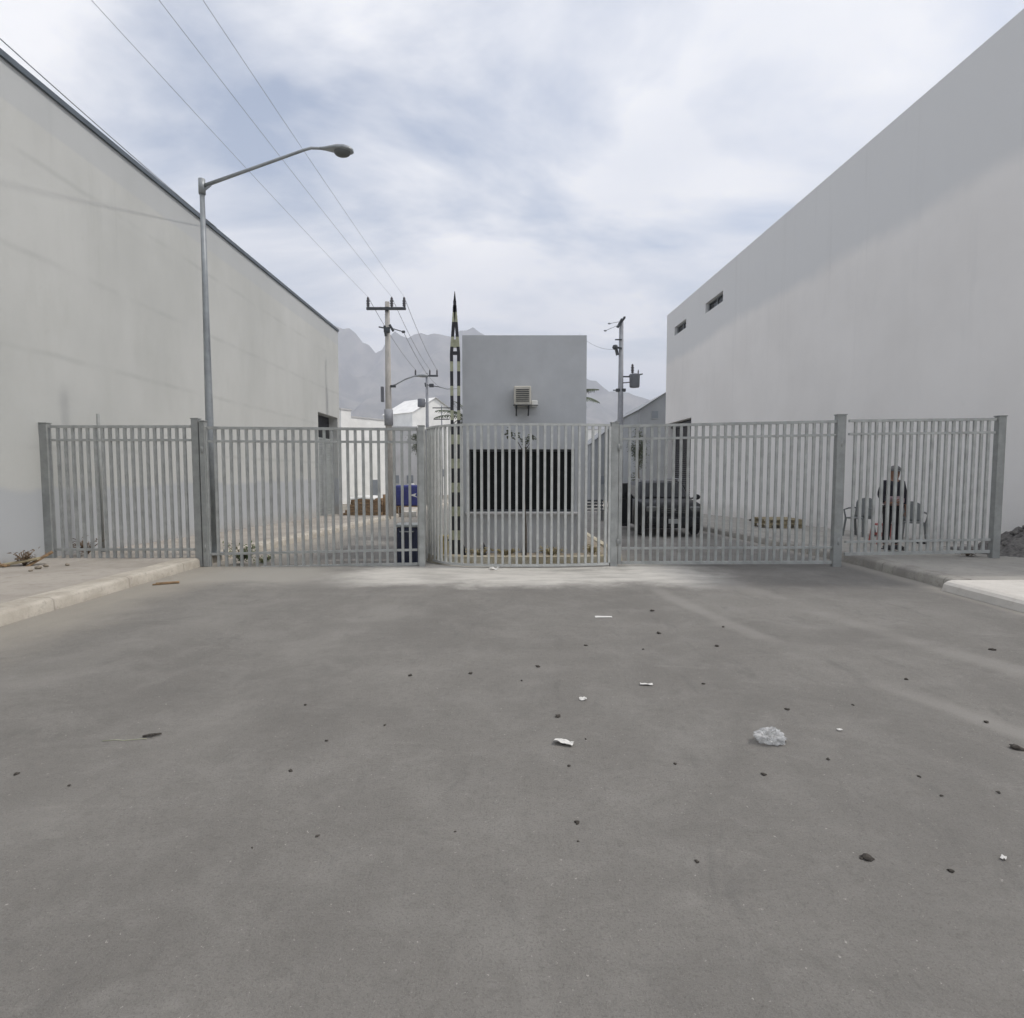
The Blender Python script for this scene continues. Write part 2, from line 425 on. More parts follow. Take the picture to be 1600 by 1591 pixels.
M_CREAM = mat('faded_cream_paint', (0.36, 0.37, 0.26), 0.6, var=0.14, scale=12)
M_YEL = mat('faded_yellow_paint', (0.42, 0.33, 0.12), 0.6, var=0.2, scale=9)
M_NAVY = mat('navy_plastic', (0.018, 0.024, 0.055), 0.45, var=0.15, scale=9)
M_BLUE = mat('blue_plastic', (0.035, 0.045, 0.21), 0.4, var=0.15, scale=5)
M_WOOD = mat('old_timber', (0.27, 0.18, 0.10), 0.85, var=0.35, scale=4, stretch=(1, 6, 6), bump=0.3)
M_PALLET = mat('pallet_wood', (0.34, 0.29, 0.185), 0.85, var=0.22, scale=5, stretch=(1, 6, 6), bump=0.3)
M_WHITE = mat('white_paint', (0.84, 0.84, 0.81), 0.7, var=0.06, scale=1)
M_PALEG = mat('pale_grey_render', (0.50, 0.50, 0.50), 0.85, var=0.1, scale=0.5)
M_GREYB = mat('grey_block_render', (0.31, 0.325, 0.335), 0.85, var=0.1, scale=0.4)
M_SHEET = mat('white_sheet', (0.78, 0.78, 0.75), 0.6, var=0.05, scale=3)
M_ACP = mat('beige_ac_plastic', (0.50, 0.48, 0.42), 0.55, var=0.08, scale=9)
M_LEAF = mat('dusty_leaves', (0.055, 0.075, 0.035), 0.7, col2=(0.12, 0.14, 0.07), scale=9)
M_LEAFG = mat('green_weed_leaves', (0.06, 0.11, 0.03), 0.7, col2=(0.16, 0.22, 0.08), scale=14)
M_DRY = mat('dry_stems', (0.17, 0.12, 0.075), 0.9, var=0.3, scale=12)
M_BARK = mat('bark', (0.085, 0.07, 0.055), 0.9, var=0.3, scale=20, bump=0.5)
M_PALMT = mat('palm_trunk', (0.16, 0.12, 0.08), 0.9, var=0.3, scale=20, bump=0.6)
M_PALML = mat('palm_fronds', (0.055, 0.075, 0.04), 0.6, col2=(0.11, 0.14, 0.08), scale=8)
M_CAR = mat('black_car_paint', (0.010, 0.011, 0.012), 0.42, 0.0, var=0.1, scale=2, spec=0.22)
M_GLASS = mat('dark_car_glass', (0.012, 0.014, 0.015), 0.15, 0, var=0.05, scale=2, spec=0.16)
M_TYRE = mat('tyre_rubber', (0.014, 0.014, 0.014), 0.85, var=0.2, scale=20)
M_RIM = mat('rim_metal', (0.32, 0.33, 0.34), 0.35, 0.7, var=0.1, scale=9)
M_CHROME = mat('dull_chrome', (0.20, 0.21, 0.21), 0.25, 0.8, var=0.05, scale=9)
M_LENS = mat('headlight_lens', (0.12, 0.125, 0.12), 0.2, 0.3, var=0.1, scale=30, spec=0.5)
M_PLATE = mat('number_plate_white', (0.30, 0.31, 0.30), 0.5, var=0.05, scale=30)
M_SKIN = mat('skin', (0.26, 0.145, 0.095), 0.6, var=0.08, scale=12)
M_SHIRT = mat('dark_jacket_cloth', (0.020, 0.019, 0.026), 0.9, var=0.25, scale=14, bump=0.3)
M_TROUS = mat('black_trouser_cloth', (0.010, 0.009, 0.010), 0.95, var=0.2, scale=14, bump=0.3)
M_CAPG = mat('grey_cap_cloth', (0.17, 0.17, 0.165), 0.9, var=0.1, scale=14)
M_BELT = mat('pinkish_grey_cloth', (0.34, 0.25, 0.26), 0.9, var=0.15, scale=14)
M_SHOE = mat('black_shoe_leather', (0.012, 0.012, 0.013), 0.4, var=0.1, scale=14)
M_CHAIR = mat('grey_chair_plastic', (0.15, 0.16, 0.155), 0.5, var=0.08, scale=9)
M_RED = mat('faded_red_plastic', (0.36, 0.10, 0.085), 0.6, var=0.15, scale=9)
M_PAPER = mat('white_paper', (0.66, 0.65, 0.62), 0.8, var=0.05, scale=30)
M_BAG = mat('clear_plastic_bag', (0.66, 0.67, 0.67), 0.3, var=0.2, scale=25, alpha=0.42, spec=0.6)
M_CLOD = mat('dark_dirt_clod', (0.062, 0.055, 0.047), 0.95, var=0.4, scale=60, bump=0.4)
M_GRAVEL = mat('dark_rubble', (0.085, 0.080, 0.076), 0.95, col2=(0.20, 0.19, 0.175), scale=16, bump=0.8, bscale=40)
M_PORC = mat('brown_porcelain', (0.055, 0.05, 0.055), 0.3, var=0.1, scale=9)
M_TRAFO = mat('grey_transformer_paint', (0.17, 0.18, 0.20), 0.5, 0.1, var=0.1, scale=3)
M_LAMPG = mat('lamp_glass', (0.10, 0.105, 0.10), 0.3, var=0.1, scale=12)

# mountain rock
M_ROCK, t = newmat('hazy_mountain_rock')
n1 = t.noise(0.012, 8, 0.65); n2 = t.noise(0.04, 6, 0.6)
c = t.mix(t.ss(n1, 0.38, 0.62), (0.05, 0.05, 0.045), (0.20, 0.185, 0.16))
c = t.mix(t.m('MULTIPLY', t.ss(n2, 0.45, 0.65), 0.5), c, (0.055, 0.065, 0.04))
t.out(c, 0.95)

# ================================================================== SETTING
def strip(name, xs, ys, zf, m, kind='structure', jit=0.0):
    b = MB(); grid = []
    for y in ys:
        row = []
        for x in xs:
            xx = x(y) if callable(x) else x
            j = jit * noise.noise(Vector((xx * 1.7, y * 1.7, 3.3))) if jit else 0
            row.append(b.bm.verts.new((xx, y, zf(y) + j)))
        grid.append(row)
    for i in range(len(ys) - 1):
        for k in range(len(xs) - 1):
            f = b.bm.faces.new((grid[i][k], grid[i][k + 1], grid[i + 1][k + 1], grid[i + 1][k])); f.smooth = True
    o = b.build(name, m)
    if kind: o['kind'] = kind
    return o

def rng(a, b, n): return [a + (b - a) * i / n for i in range(n + 1)]
YS = rng(-25, 10, 14) + rng(10, 60, 20)[1:] + rng(60, 140, 8)[1:]
KL, KR = -5.42, 6.12

strip('ground', [-2500, -400, -120, -60, -30, -12, 12, 30, 60, 120, 400, 2500], [-600, -100, -25, 0, 10] + rng(10, 60, 10)[1:] + [90, 140, 300, 700, 1500, 2600],
      lambda y: h(y) - 0.03, M_LAND)
strip('road', rng(KL - 0.05, KR + 0.05, 20), YS, lambda y: h(y) + 0.0, M_ROAD)

RW = lambda y: 10.5 - 0.049 * y          # face of the right-hand warehouse
def raised(name, x0, x1, ya, yb, m, mk, side, kw=0.28, n=60, step=0.15, wob=0.022):
    """pavement sheet with its kerb stones as a separate structure"""
    ys = rng(ya, yb, n)
    inner = (lambda y: (x0 + kw)) if side > 0 else (lambda y: (x1(y) if callable(x1) else x1))
    # kerb profile
    b = MB(); rows = []
    for y in ys:
        wv = wob * noise.noise(Vector((y * 1.3, side * 5.0, 0))) ; wz = wob * 0.8 * noise.noise(Vector((y * 2.1, side * 9.0, 4)))
        k = x0 + wv; s = side
        pr = [(k, -0.03), (k + s * 0.012, step - 0.035 + wz), (k + s * 0.035, step - 0.008 + wz), (k + s * 0.07, step + 0.004 + wz), (k + s * kw, step + 0.006), (k + s * kw, -0.03)]
        rows.append([b.bm.verts.new((px, y, h(y) + pz)) for px, pz in pr])
    for i in range(len(rows) - 1):
        for k in range(5):
            f = b.bm.faces.new((rows[i][k], rows[i][k + 1], rows[i + 1][k + 1], rows[i + 1][k])); f.smooth = k in (0, 1, 2)
    b.bm.faces.new(rows[0]); b.bm.faces.new(rows[-1][::-1])
    ko = b.build('kerb', mk); ko['kind'] = 'structure'
    xa = x0 + side * (kw - 0.004)
    ye = ys[0]; xe = x1(ye) if callable(x1) else x1
    cb_ = MB(); cb_.quad((xa, ye, -.03), (xe, ye, -.03), (xe, ye, step - .002), (xa, ye, step - .002)); ce = cb_.build('sidewalk_edge', m); ce['kind'] = 'structure'
    if side < 0: strip(name, [x1, lambda y: (x1 + xa) / 2, xa], ys, lambda y: h(y) + step, m, jit=0.012)
    else: strip(name, [xa, lambda y: xa + 1.2, lambda y: x1(y) - 1.0, x1], ys, lambda y: h(y) + step, m, jit=0.012)

raised('sidewalk', KL, -9.0, -22, 62, M_WALK, M_KERB, -1, kw=0.34, n=150)
raised('sidewalk', KR, lambda y: RW(y) + 0.4, 7.92, 62, M_WALK_R, M_KERB_R, 1, kw=0.26, n=110)
# pale concrete ramp nearer than the shaded kerb on the right
b = MB()
ys = rng(-20, 7.915, 40)
rows = []
for y in ys:
    wv = 0.015 * noise.noise(Vector((y * 1.5, 2, 2)))
    rows.append([b.bm.verts.new((x, y, z)) for x, z in ((KR - 0.16 + wv, -0.02), (KR - 0.13 + wv, 0.09), (KR - 0.09, 0.125), (KR - 0.02, 0.145), (KR + 2.2, 0.155), (11.8, 0.155), (11.8, -0.02))])
for i in range(len(rows) - 1):
    for k in range(6): b.bm.faces.new((rows[i][k], rows[i][k + 1], rows[i + 1][k + 1], rows[i + 1][k]))
b.bm.faces.new(rows[-1][::-1])
o = b.build('pavement_ramp', M_NEWCON); o['kind'] = 'structure'

# median island with rounded nose: kerb ring + dirt fill
def island_outline(inset=0.0, zoff=0.0):
    pts = []
    x0, x1 = -1.62 + inset, 2.1 - inset
    nose = 10.12 + inset
    cx = (x0 + x1) / 2; rx = (x1 - x0) / 2
    for i in range(33):
        a = PI + PI * i / 32
        ca, sa = math.cos(a), math.sin(a)
        e = 0.42
        px = cx + rx * math.copysign(abs(ca) ** e, ca)
        py = nose + 0.95 - 0.95 * abs(sa) ** 0.75
        pts.append((px, py))
    for y in rng(11.6, 58, 26): pts.append((x1, y))
    for y in rng(58, 11.6, 26): pts.append((x0, y))
    return pts
outer, innr = island_outline(), island_outline(0.16)
b = MB()
n = len(outer)
ra = [b.bm.verts.new((x, y, h(y) - 0.02)) for x, y in outer]
rb = [b.bm.verts.new((x + (0.02 if x < 0.3 else -0.02), y + 0.01, h(y) + 0.15)) for x, y in outer]
rc = [b.bm.verts.new((x, y, h(y) + 0.155)) for x, y in innr]
rd = [b.bm.verts.new((x, y, h(y) + 0.02)) for x, y in innr]
for A, B in ((ra, rb), (rb, rc), (rc, rd)):
    for i in range(n):
        j = (i + 1) % n
        b.bm.faces.new((A[i], A[j], B[j], B[i]))
o = b.build('kerb', M_YKERB); o['kind'] = 'structure'
b = MB()
NN = 33
fill = innr
half = [(x, y) for x, y in innr[:NN]]
# rows across the island
ysf = [10.30, 10.45, 10.7, 11.0, 11.3] + rng(11.6, 58, 26)
rows = []
def span(y):
    xs = [p for p in innr if abs(p[1] - y) < 0.2]
    if y >= 11.3: return (-1.46, 1.94)
    l = [innr[i] for i in range(17)]; r = [innr[i] for i in range(16, 33)]
    def itp(seq):
        s = sorted(seq, key=lambda p: p[1])
        for i in range(len(s) - 1):
            if s[i][1] <= y <= s[i + 1][1]:
                f = (y - s[i][1]) / max(1e-6, s[i + 1][1] - s[i][1]); return s[i][0] + f * (s[i + 1][0] - s[i][0])
        return s[0][0] if y < s[0][1] else s[-1][0]
    return itp(l), itp(r)
for y in ysf:
    a_, b_ = span(y)
    rows.append([b.bm.verts.new((a_ + (b_ - a_) * k / 16, y, h(y) + 0.12 + 0.035 * noise.noise(Vector((k * 0.9, y * 2.2, 0))))) for k in range(17)])
for i in range(len(rows) - 1):
    for k in range(16):
        f = b.bm.faces.new((rows[i][k], rows[i][k + 1], rows[i + 1][k + 1], rows[i + 1][k])); f.smooth = True
o = b.build('traffic_island', M_DIRT); o['kind'] = 'structure'

# mountains
prof = [(-1500, 640), (-600, 560), (100, 500), (380, 520), (480, 506), (528, 508), (543, 515), (565, 533), (582, 545), (600, 541), (622, 529), (655, 525), (690, 523), (715, 519), (735, 520), (760, 528), (800, 545), (860, 570), (920, 598), (965, 612), (1000, 625), (1040, 636), (1120, 645), (1300, 660), (1700, 670), (3000, 690)]
def ridge(px):
    for i in range(len(prof) - 1):
        if prof[i][0] <= px <= prof[i + 1][0]:
            f = (px - prof[i][0]) / (prof[i + 1][0] - prof[i][0]); return prof[i][1] + f * (prof[i + 1][1] - prof[i][1])
    return 690
b = MB(); rows = []
DM = 1500.0
for iy in range(41):
    y = 800 + 1000 * iy / 40
    row = []
    for ix in range(241):
        X = -2000 + 4000 * ix / 240
        px = 800 + X / DM * F
        top = P(px, ridge(px), DM).z
        tt = min(1.0, max(0.0, (y - 800) / (DM - 800))) if y <= DM else max(0.0, 1 - (y - DM) / 500)
        k = tt ** 1.5
        v = Vector((X * 0.006, y * 0.0035, 0))
        rd_ = 1 - abs(noise.noise(v) * 2)
        k2 = k * (0.70 + 0.30 * rd_) if abs(y - DM) > 1 else k
        k2 += (1 - abs(2 * k - 1)) * 0.10 * noise.noise(v * 3.1)
        cg = sum((1 - abs(noise.noise(Vector((X * f_, y * f_ * .6, 7 + f_ * 100))) * 2)) * a_ for f_, a_ in ((.010, .5), (.022, .3), (.05, .2)))
        k2 *= 1 - .13 * (1 - cg) * (1 if k2 > .1 else k2 * 10)
        z = -1.3 + (top + 1.3) * 1.06 * k2 + (6 * noise.noise(Vector((X * 0.03, y * 0.03, 2))) * (k if k > 0.05 else 0))
        row.append(b.bm.verts.new((X, y, z - 2 if tt <= 0 else z)))
    rows.append(row)
for i in range(40):
    for k in range(240):
        f = b.bm.faces.new((rows[i][k], rows[i][k + 1], rows[i + 1][k + 1], rows[i + 1][k])); f.smooth = True
o = b.build('mountain', M_ROCK); o['kind'] = 'structure'

# haze
b = MB(); b.bb((-2600, -650, -3.0), (2600, 2700, 460))
mh = bpy.data.materials.new('haze_air'); mh.use_nodes = True
hn = mh.node_tree; hn.nodes.remove(hn.nodes['Principled BSDF'])
pv = hn.nodes.new('ShaderNodeVolumePrincipled')
pv.inputs['Color'].default_value = (0.86, 0.90, 1.0, 1)
pv.inputs['Density'].default_value = 0.00072
pv.inputs['Anisotropy'].default_value = 0.0
hn.links.new(pv.outputs[0], hn.nodes['Material Output'].inputs['Volume'])
o = b.build('haze', mh); o['kind'] = 'stuff'

# ================================================================== BUILDINGS
def wall_panel(b, org, du, W, z0, z1, holes, nrm, depth=0.25, zfun=None):
    """wall in plane org + u*du + z ; holes = [(u0,u1,z0,z1)] ; nrm = inward direction for reveals"""
    us = sorted({0, W, *[q for hh in holes for q in hh[:2]]})
    zs = sorted({z0, z1, *[q for hh in holes for q in hh[2:]]})
    org = Vector(org); du = Vector(du).normalized(); nrm = Vector(nrm)
    pt = lambda u, z: org + du * u + Vector((0, 0, z))
    for i in range(len(us) - 1):
        for k in range(len(zs) - 1):
            um, zm = (us[i] + us[i + 1]) / 2, (zs[k] + zs[k + 1]) / 2
            if any(a < um < c_ and e < zm < g for a, c_, e, g in holes): continue
            b.quad(pt(us[i], zs[k]), pt(us[i + 1], zs[k]), pt(us[i + 1], zs[k + 1]), pt(us[i], zs[k + 1]))
    for a, c_, e, g in holes:
        d = nrm * depth
        b.quad(pt(a, e), pt(a, g), pt(a, g) + d, pt(a, e) + d)
        b.quad(pt(c_, e), pt(c_, g), pt(c_, g) + d, pt(c_, e) + d)
        b.quad(pt(a, g), pt(c_, g), pt(c_, g) + d, pt(a, g) + d)
        b.quad(pt(a, e), pt(c_, e), pt(c_, e) + d, pt(a, e) + d)

# ---- left warehouse
LX = -8.12; LEND = 27.3; LTOP = 8.22
wl = thing('warehouse', 'long grey-green concrete warehouse on the left with dark roof trim', 'warehouse', (LX, LEND, 0))
b = MB()
lo = lambda x, y, z: (x - LX, y - LEND, z)
d0, d1 = 24.3, 27.0
wall_panel(b, lo(LX, -22, 0), (0, 1, 0), LEND + 22, -0.6, LTOP, [(22 + d0, 22 + d1, -0.45, 4.2)], (-1, 0, 0), 0.45)
b.quad(lo(LX, LEND, -0.6), lo(-34, LEND, -0.6), lo(-34, LEND, LTOP), lo(LX, LEND, LTOP))
b.quad(lo(LX, -22, -0.6), lo(LX, -22, LTOP), lo(-34, -22, LTOP), lo(-34, -22, -0.6))
b.quad(lo(-34, -22, -0.6), lo(-34, -22, LTOP), lo(-34, LEND, LTOP), lo(-34, LEND, -0.6))
b.build('wall', M_WALL_L, wl, recalc=False)
b = MB(); b.bb(lo(-34, -22, LTOP - 0.25), lo(LX - 0.05, LEND - 0.05, LTOP - 0.10)); b.build('roof', M_PALEG, wl)
b = MB(); b.bb(lo(LX - 0.12, -22.05, LTOP), lo(LX + 0.05, LEND + 0.03, LTOP + 0.10)); b.build('roof_trim', M_CAP, wl)
b = MB()
z = -0.42
while z < 3.1:
    b.box(lo(LX - 0.33, (d0 + d1) / 2, z + 0.055), (0.045, d1 - d0 - 0.06, 0.098), bevel=0.012); z += 0.11
rd = b.build('roller_door', M_SHUT, wl)
b = MB()
b.bb(lo(LX - 0.40, d0 + 0.02, -0.45), lo(LX - 0.36, d1 - 0.02, 3.15)); b.build('door_backing', M_SHUT, rd)
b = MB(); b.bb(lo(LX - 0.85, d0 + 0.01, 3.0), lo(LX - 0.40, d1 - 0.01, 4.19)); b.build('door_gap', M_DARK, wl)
# slim pipe on that wall behind the fence
pp = P(152, 645, 10.9); pb = PG(156, 872, 0.15)
b = MB(); b.tube([(0, 0, 0), (0.01, 0, pp.z - 0.15)], 0.028, 8); b.tube([(0, 0.0, 0), (0, 0, 0.05)], 0.05, 8)
o = b.build('standpipe', M_POST, loc=(pp.x, 10.9, h(10.9) + 0.15)); tag(o, 'thin grey pipe rising in front of the left wall behind the leftmost fence panel', 'pipe')

# ---- right warehouse
wr = thing('warehouse', 'tall off-white warehouse on the right with two slot windows near the top', 'warehouse', (RW(33.5), 33.5, 0))
RTOP = 10.62
ox, oy = RW(33.5), 33.5
lo = lambda x, y, z: (x - ox, y - oy, z)
Y0, Y1 = 8.15, 33.5
dirv = Vector((RW(Y0) - RW(Y1), Y0 - Y1, 0)); WL = dirv.length
k_ = WL / (Y1 - Y0)
uo = lambda y: (Y1 - y) * k_
nin = Vector((1, 0.049, 0)).normalized()
holes = [(uo(33.0), uo(29.35), -0.75, 4.45), (uo(27.75), uo(25.75), 9.16, 9.62), (uo(32.15), uo(30.35), 9.16, 9.62)]
b = MB()
wall_panel(b, lo(RW(Y1), Y1, 0), dirv, WL, -1.2, RTOP, holes, nin, 0.4)
b.quad(lo(RW(Y0), Y0, -1.2), lo(34, Y0, -1.2), lo(34, Y0, RTOP), lo(RW(Y0), Y0, RTOP))
b.quad(lo(RW(Y1), Y1, -1.2), lo(RW(Y1), Y1, RTOP), lo(34, Y1, RTOP), lo(34, Y1, -1.2))
b.quad(lo(34, Y0, -1.2), lo(34, Y1, -1.2), lo(34, Y1, RTOP), lo(34, Y0, RTOP))
b.build('wall', M_WALL_R, wr, recalc=False)
b = MB(); b.poly([lo(RW(Y0) + 0.05, Y0 + 0.05, RTOP - 0.3), lo(33.9, Y0 + 0.05, RTOP - 0.3), lo(33.9, Y1 - 0.05, RTOP - 0.3), lo(RW(Y1) + 0.05, Y1 - 0.05, RTOP - 0.3)]); b.build('roof', M_PALEG, wr)
pu = lambda u, z, d: Vector(lo(RW(Y1), Y1, z)) + dirv.normalized() * u + nin * d
for (a, c_, e, g), nm in ((holes[1], 'window'), (holes[2], 'window')):
    b = MB(); b.quad(pu(a, e, .2), pu(c_, e, .2), pu(c_, g, .2), pu(a, g, .2)); wn = b.build(nm, M_GLASS, wr)
    b = MB()
    b.bar(pu(a + .03, e, .17), pu(a + .03, g, .17), .05); b.bar(pu(c_ - .03, e, .17), pu(c_ - .03, g, .17), .05)
    b.bar(pu((a + c_) / 2, e, .17), pu((a + c_) / 2, g, .17), .04)
    b.bar(pu(a + .03, e + .02, .172), pu(c_ - .03, e + .02, .172), .045); b.bar(pu(a + .03, g - .02, .172), pu(c_ - .03, g - .02, .172), .045)
    b.build('frame', M_GALV, wn)
a, c_, e, g = holes[0]
b = MB()
nb = 44
for i in range(nb):
    z0_ = e + (g - e - 0.35) * i / nb; z1_ = e + (g - e - 0.35) * (i + 0.92) / nb
    b.quad(pu(a, z0_, .36), pu(c_, z0_, .36), pu(c_, z1_, .30), pu(a, z1_, .30))
b.build('roller_door', M_SHUTD, wr)
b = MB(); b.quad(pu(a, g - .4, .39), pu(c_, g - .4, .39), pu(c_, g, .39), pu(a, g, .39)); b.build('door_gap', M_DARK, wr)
b = MB(); b.tube([pu(a + .05, g - .2, .28), pu(c_ - .05, g - .2, .28)], 0.13, 12); b.build('shutter_roll', M_DARKMET, wr)

# ---- guard hut
HD = 11.0
hl = P(722, 524, HD); hr = P(917, 524, HD)
HT = hl.z
gh = thing('guard_hut', 'square grey guard hut with a wide dark window on the island behind the gate', 'guard hut', ((hl.x + hr.x) / 2, HD, 0.12))
W_ = hr.x - hl.x; Hh = HT - 0.12; DP = 2.6
wlx = P(732, 702, HD); wrx = P(897, 800, HD)
u0, u1 = wlx.x - hl.x, wrx.x - hl.x; zt, zb_ = wlx.z - 0.12, wrx.z - 0.12
b = MB()
wall_panel(b, (-W_ / 2, 0, 0), (1, 0, 0), W_, -0.15, Hh, [(u0, u1, zb_, zt)], (0, 1, 0), 0.16)
b.quad((W_ / 2, 0, -.15), (W_ / 2, DP, -.15), (W_ / 2, DP, Hh), (W_ / 2, 0, Hh))
b.quad((-W_ / 2, 0, -.15), (-W_ / 2, 0, Hh), (-W_ / 2, DP, Hh), (-W_ / 2, DP, -.15))
b.quad((-W_ / 2, DP, -.15), (-W_ / 2, DP, Hh), (W_ / 2, DP, Hh), (W_ / 2, DP, -.15))
b.build('wall', M_HUT, gh, recalc=False)
b = MB(); b.bb((-W_ / 2 + .02, .02, Hh - .12), (W_ / 2 - .02, DP - .02, Hh - .04)); b.build('roof', M_PALEG, gh)
b = MB(); b.quad((-W_ / 2 + u0 - .02, .14, zb_), (-W_ / 2 + u1 + .02, .14, zb_), (-W_ / 2 + u1 + .02, .14, zt), (-W_ / 2 + u0 - .02, .14, zt))
M_HG = mat('dark_window_glass', (0.008, 0.009, 0.009), 0.35, var=0.1, scale=2, spec=0.06)
wn = b.build('window', M_HG, gh)
b = MB()
for xx in (u0 + .02, (u0 * 2 + u1) / 3, (u0 + 2 * u1) / 3, u1 - .02):
    b.bb((-W_ / 2 + xx - .02, .095, zb_), (-W_ / 2 + xx + .02, .135, zt))
b.bb((-W_ / 2 + u0 + .041, .1, zb_ + .002), (-W_ / 2 + u1 - .041, .13, zb_ + .04)); b.bb((-W_ / 2 + u0 + .041, .1, zt - .04), (-W_ / 2 + u1 - .041, .13, zt - .002))
b.build('frame', M_DARKMET, wn)
b = MB(); b.box((-W_ / 2 + (u0 + u1) / 2, -.03, zb_ - .025), (u1 - u0 + .12, .14, .045), bevel=.008); b.build('sill', M_PALEG, gh)
# air conditioner on the hut front
a0 = P(803, 607, HD); a1 = P(829, 636, HD)
aw = a1.x - a0.x; ah = a0.z - a1.z
ac = thing('air_conditioner', 'small beige air conditioner mounted on the guard hut above the window', 'air conditioner', ((a0.x + a1.x) / 2, HD, a1.z))
b = MB(); b.box((0, -.17, ah / 2), (aw, .30, ah), bevel=.02); b.build('casing', M_ACP, ac)
b = MB()
for i in range(7): b.bb((-aw * .38, -.335, ah * .18 + i * ah * .1), (aw * .38, -.322, ah * .22 + i * ah * .1))
b.build('grille', M_DARKMET, ac)
b = MB()
for s in (-1, 1):
    b.bar((s * aw * .36, -.002, -.02), (s * aw * .36, -.34, -.02), .03); b.bar((s * aw * .36, -.004, -.16), (s * aw * .36, -.30, -.035), .025)
b.bb((-aw * .55, -.36, -.012), (aw * .9, -.30, .0)); b.build('bracket', M_DARKMET, ac)
b = MB(); b.box((aw * .72, -.10, .05), (.11, .13, .11), bevel=.01); b.build('drip_box', M_SHEET, ac)

# ================================================================== FENCE
FD = 10.0
def rail(b, p, q, hgt=0.04, dep=0.04):
    p = Vector(p); q = Vector(q); d = q - p
    rot = Matrix.Rotation(math.atan2(d.y, d.x), 3, 'Z') @ Matrix.Rotation(-math.atan2(d.z, math.hypot(d.x, d.y)), 3, 'Y')
    b.box((p + q) / 2, (d.length, dep, hgt), rot)

def fence(name, label, cat, A, B, ztA, ztB, zbA, zbB, n, rails, posts=(), stiles=True, group=None, foot=0.0):
    """A,B: (x,y). rails = fractions between bottom and top for the inner rails"""
    base = Vector((A[0], A[1], 0))
    root = thing(name, label, cat, base, 0, group)
    d = Vector((B[0] - A[0], B[1] - A[1], 0))
    at = lambda f, z: Vector((d.x * f, d.y * f, z))
    zt = lambda f: ztA + (ztB - ztA) * f
    zb = lambda f: zbA + (zbB - zbA) * f
    b = MB(); rail(b, at(0.002, zt(0) - .02), at(.998, zt(1) - .02), .045, .05); b.build('top_rail', M_FENCE, root)
    for fz in rails:
        b = MB(); rail(b, at(0.003, zb(0) + (zt(0) - zb(0)) * fz), at(.997, zb(1) + (zt(1) - zb(1)) * fz), .038, .046); b.build('middle_rail', M_FENCE, root)
    b = MB(); rail(b, at(0.002, zb(0) + .025), at(.998, zb(1) + .025), .05, .05); b.build('bottom_rail', M_FENCE, root)
    b = MB()
    for i in range(n):
        f = (i + 1) / (n + 1)
        j = random.uniform(-.003, .003)
        p = at(f, zb(f) + .048); q = at(f, zt(f) - .041)
        p.x += j
        b.box(((p.x + q.x) / 2, (p.y + q.y) / 2, (p.z + q.z) / 2), (.044, .036, q.z - p.z), Matrix.Rotation(math.atan2(d.y, d.x), 3, 'Z'))
    b.build('pickets', M_FENCE, root)
    if stiles:
        for f in (0.0, 1.0):
            p = at(f, 0); s = -.03 if f == 0 else .03
            b = MB(); b.box((p.x + s, p.y, (zb(f) + zt(f)) / 2), (.062, .06, zt(f) - zb(f)), bevel=.005); b.build('stile', M_FENCE, root)
    if name == 'gate':
        for f, s_ in ((0.0, -1), (1.0, 1)):
            for fz in (.16, .84):
                p = at(f, zb(f) + (zt(f) - zb(f)) * fz)
                b = MB(); b.tube([p + Vector((s_ * .072, -.045, -.06)), p + Vector((s_ * .072, -.045, .06))], .017, 8); b.box((p.x + s_ * .05, p.y - .034, p.z), (.07, .008, .05)); b.build('hinge', M_POST, root)
    for (px_, w_, z0_, z1_, dy_) in posts:
        b = MB(); b.box((px_ - A[0], dy_, (z0_ + z1_) / 2), (w_, .11, z1_ - z0_), bevel=.007)
        pm_ = M_FENCE if w_ in (.10, .13) and px_ < 3 else M_POST
        po = b.build('post', pm_, root)
        b = MB(); b.box((px_ - A[0], dy_, z1_ + .008), (w_ + .02, .13, .016), bevel=.004); b.build('post_cap', pm_, po)
    return root

X = lambda px, D=FD: P(px, 780, D).x
Z = lambda py, D=FD: P(800, py, D).z
# leftmost panel on the sidewalk
zl = Z(666); fa = (X(84), FD); fb = (X(303), FD)
fence('fence_panel', 'grey picket fence panel on the sidewalk at the far left against the concrete wall', 'fence panel', fa, fb, Z(665), Z(665), Z(880), Z(880), 18,
      [0.895, 0.10], [(X(75), .15, .1, Z(662), 0), (X(310), .12, .0, Z(655), 0)], stiles=False, group='fence and gate sections across the road')
# left gate
fence('gate', 'grey double-rail gate across the left lane between lamp pole and navy bin', 'gate', (X(328), FD - .02), (X(652), FD + .04), Z(667), Z(669), Z(891), Z(884), 26,
      [0.90, 0.115], [(X(322), .09, .0, Z(659), 0), (X(659), .10, -.02, Z(666), .05)], group='fence and gate sections across the road')
# right gate
fence('gate', 'grey gate across the right lane in front of the black car', 'gate', (X(972), FD + .03), (X(1303), FD), Z(664), Z(657), Z(882), Z(881), 28,
      [0.90, 0.115], [(X(960), .13, -.02, Z(661), .02)], group='fence and gate sections across the road')
fence('fence_panel', 'grey picket fence panel at the far right with the standing person behind it', 'fence panel', (X(1322), FD), (X(1550), FD), Z(656), Z(653.5), Z(868), Z(864), 20,
      [0.895, 0.10], [(X(1309), .15, -.02, Z(649), 0), (X(1557), .13, .1, Z(651), 0)], stiles=False, group='fence and gate sections across the road')
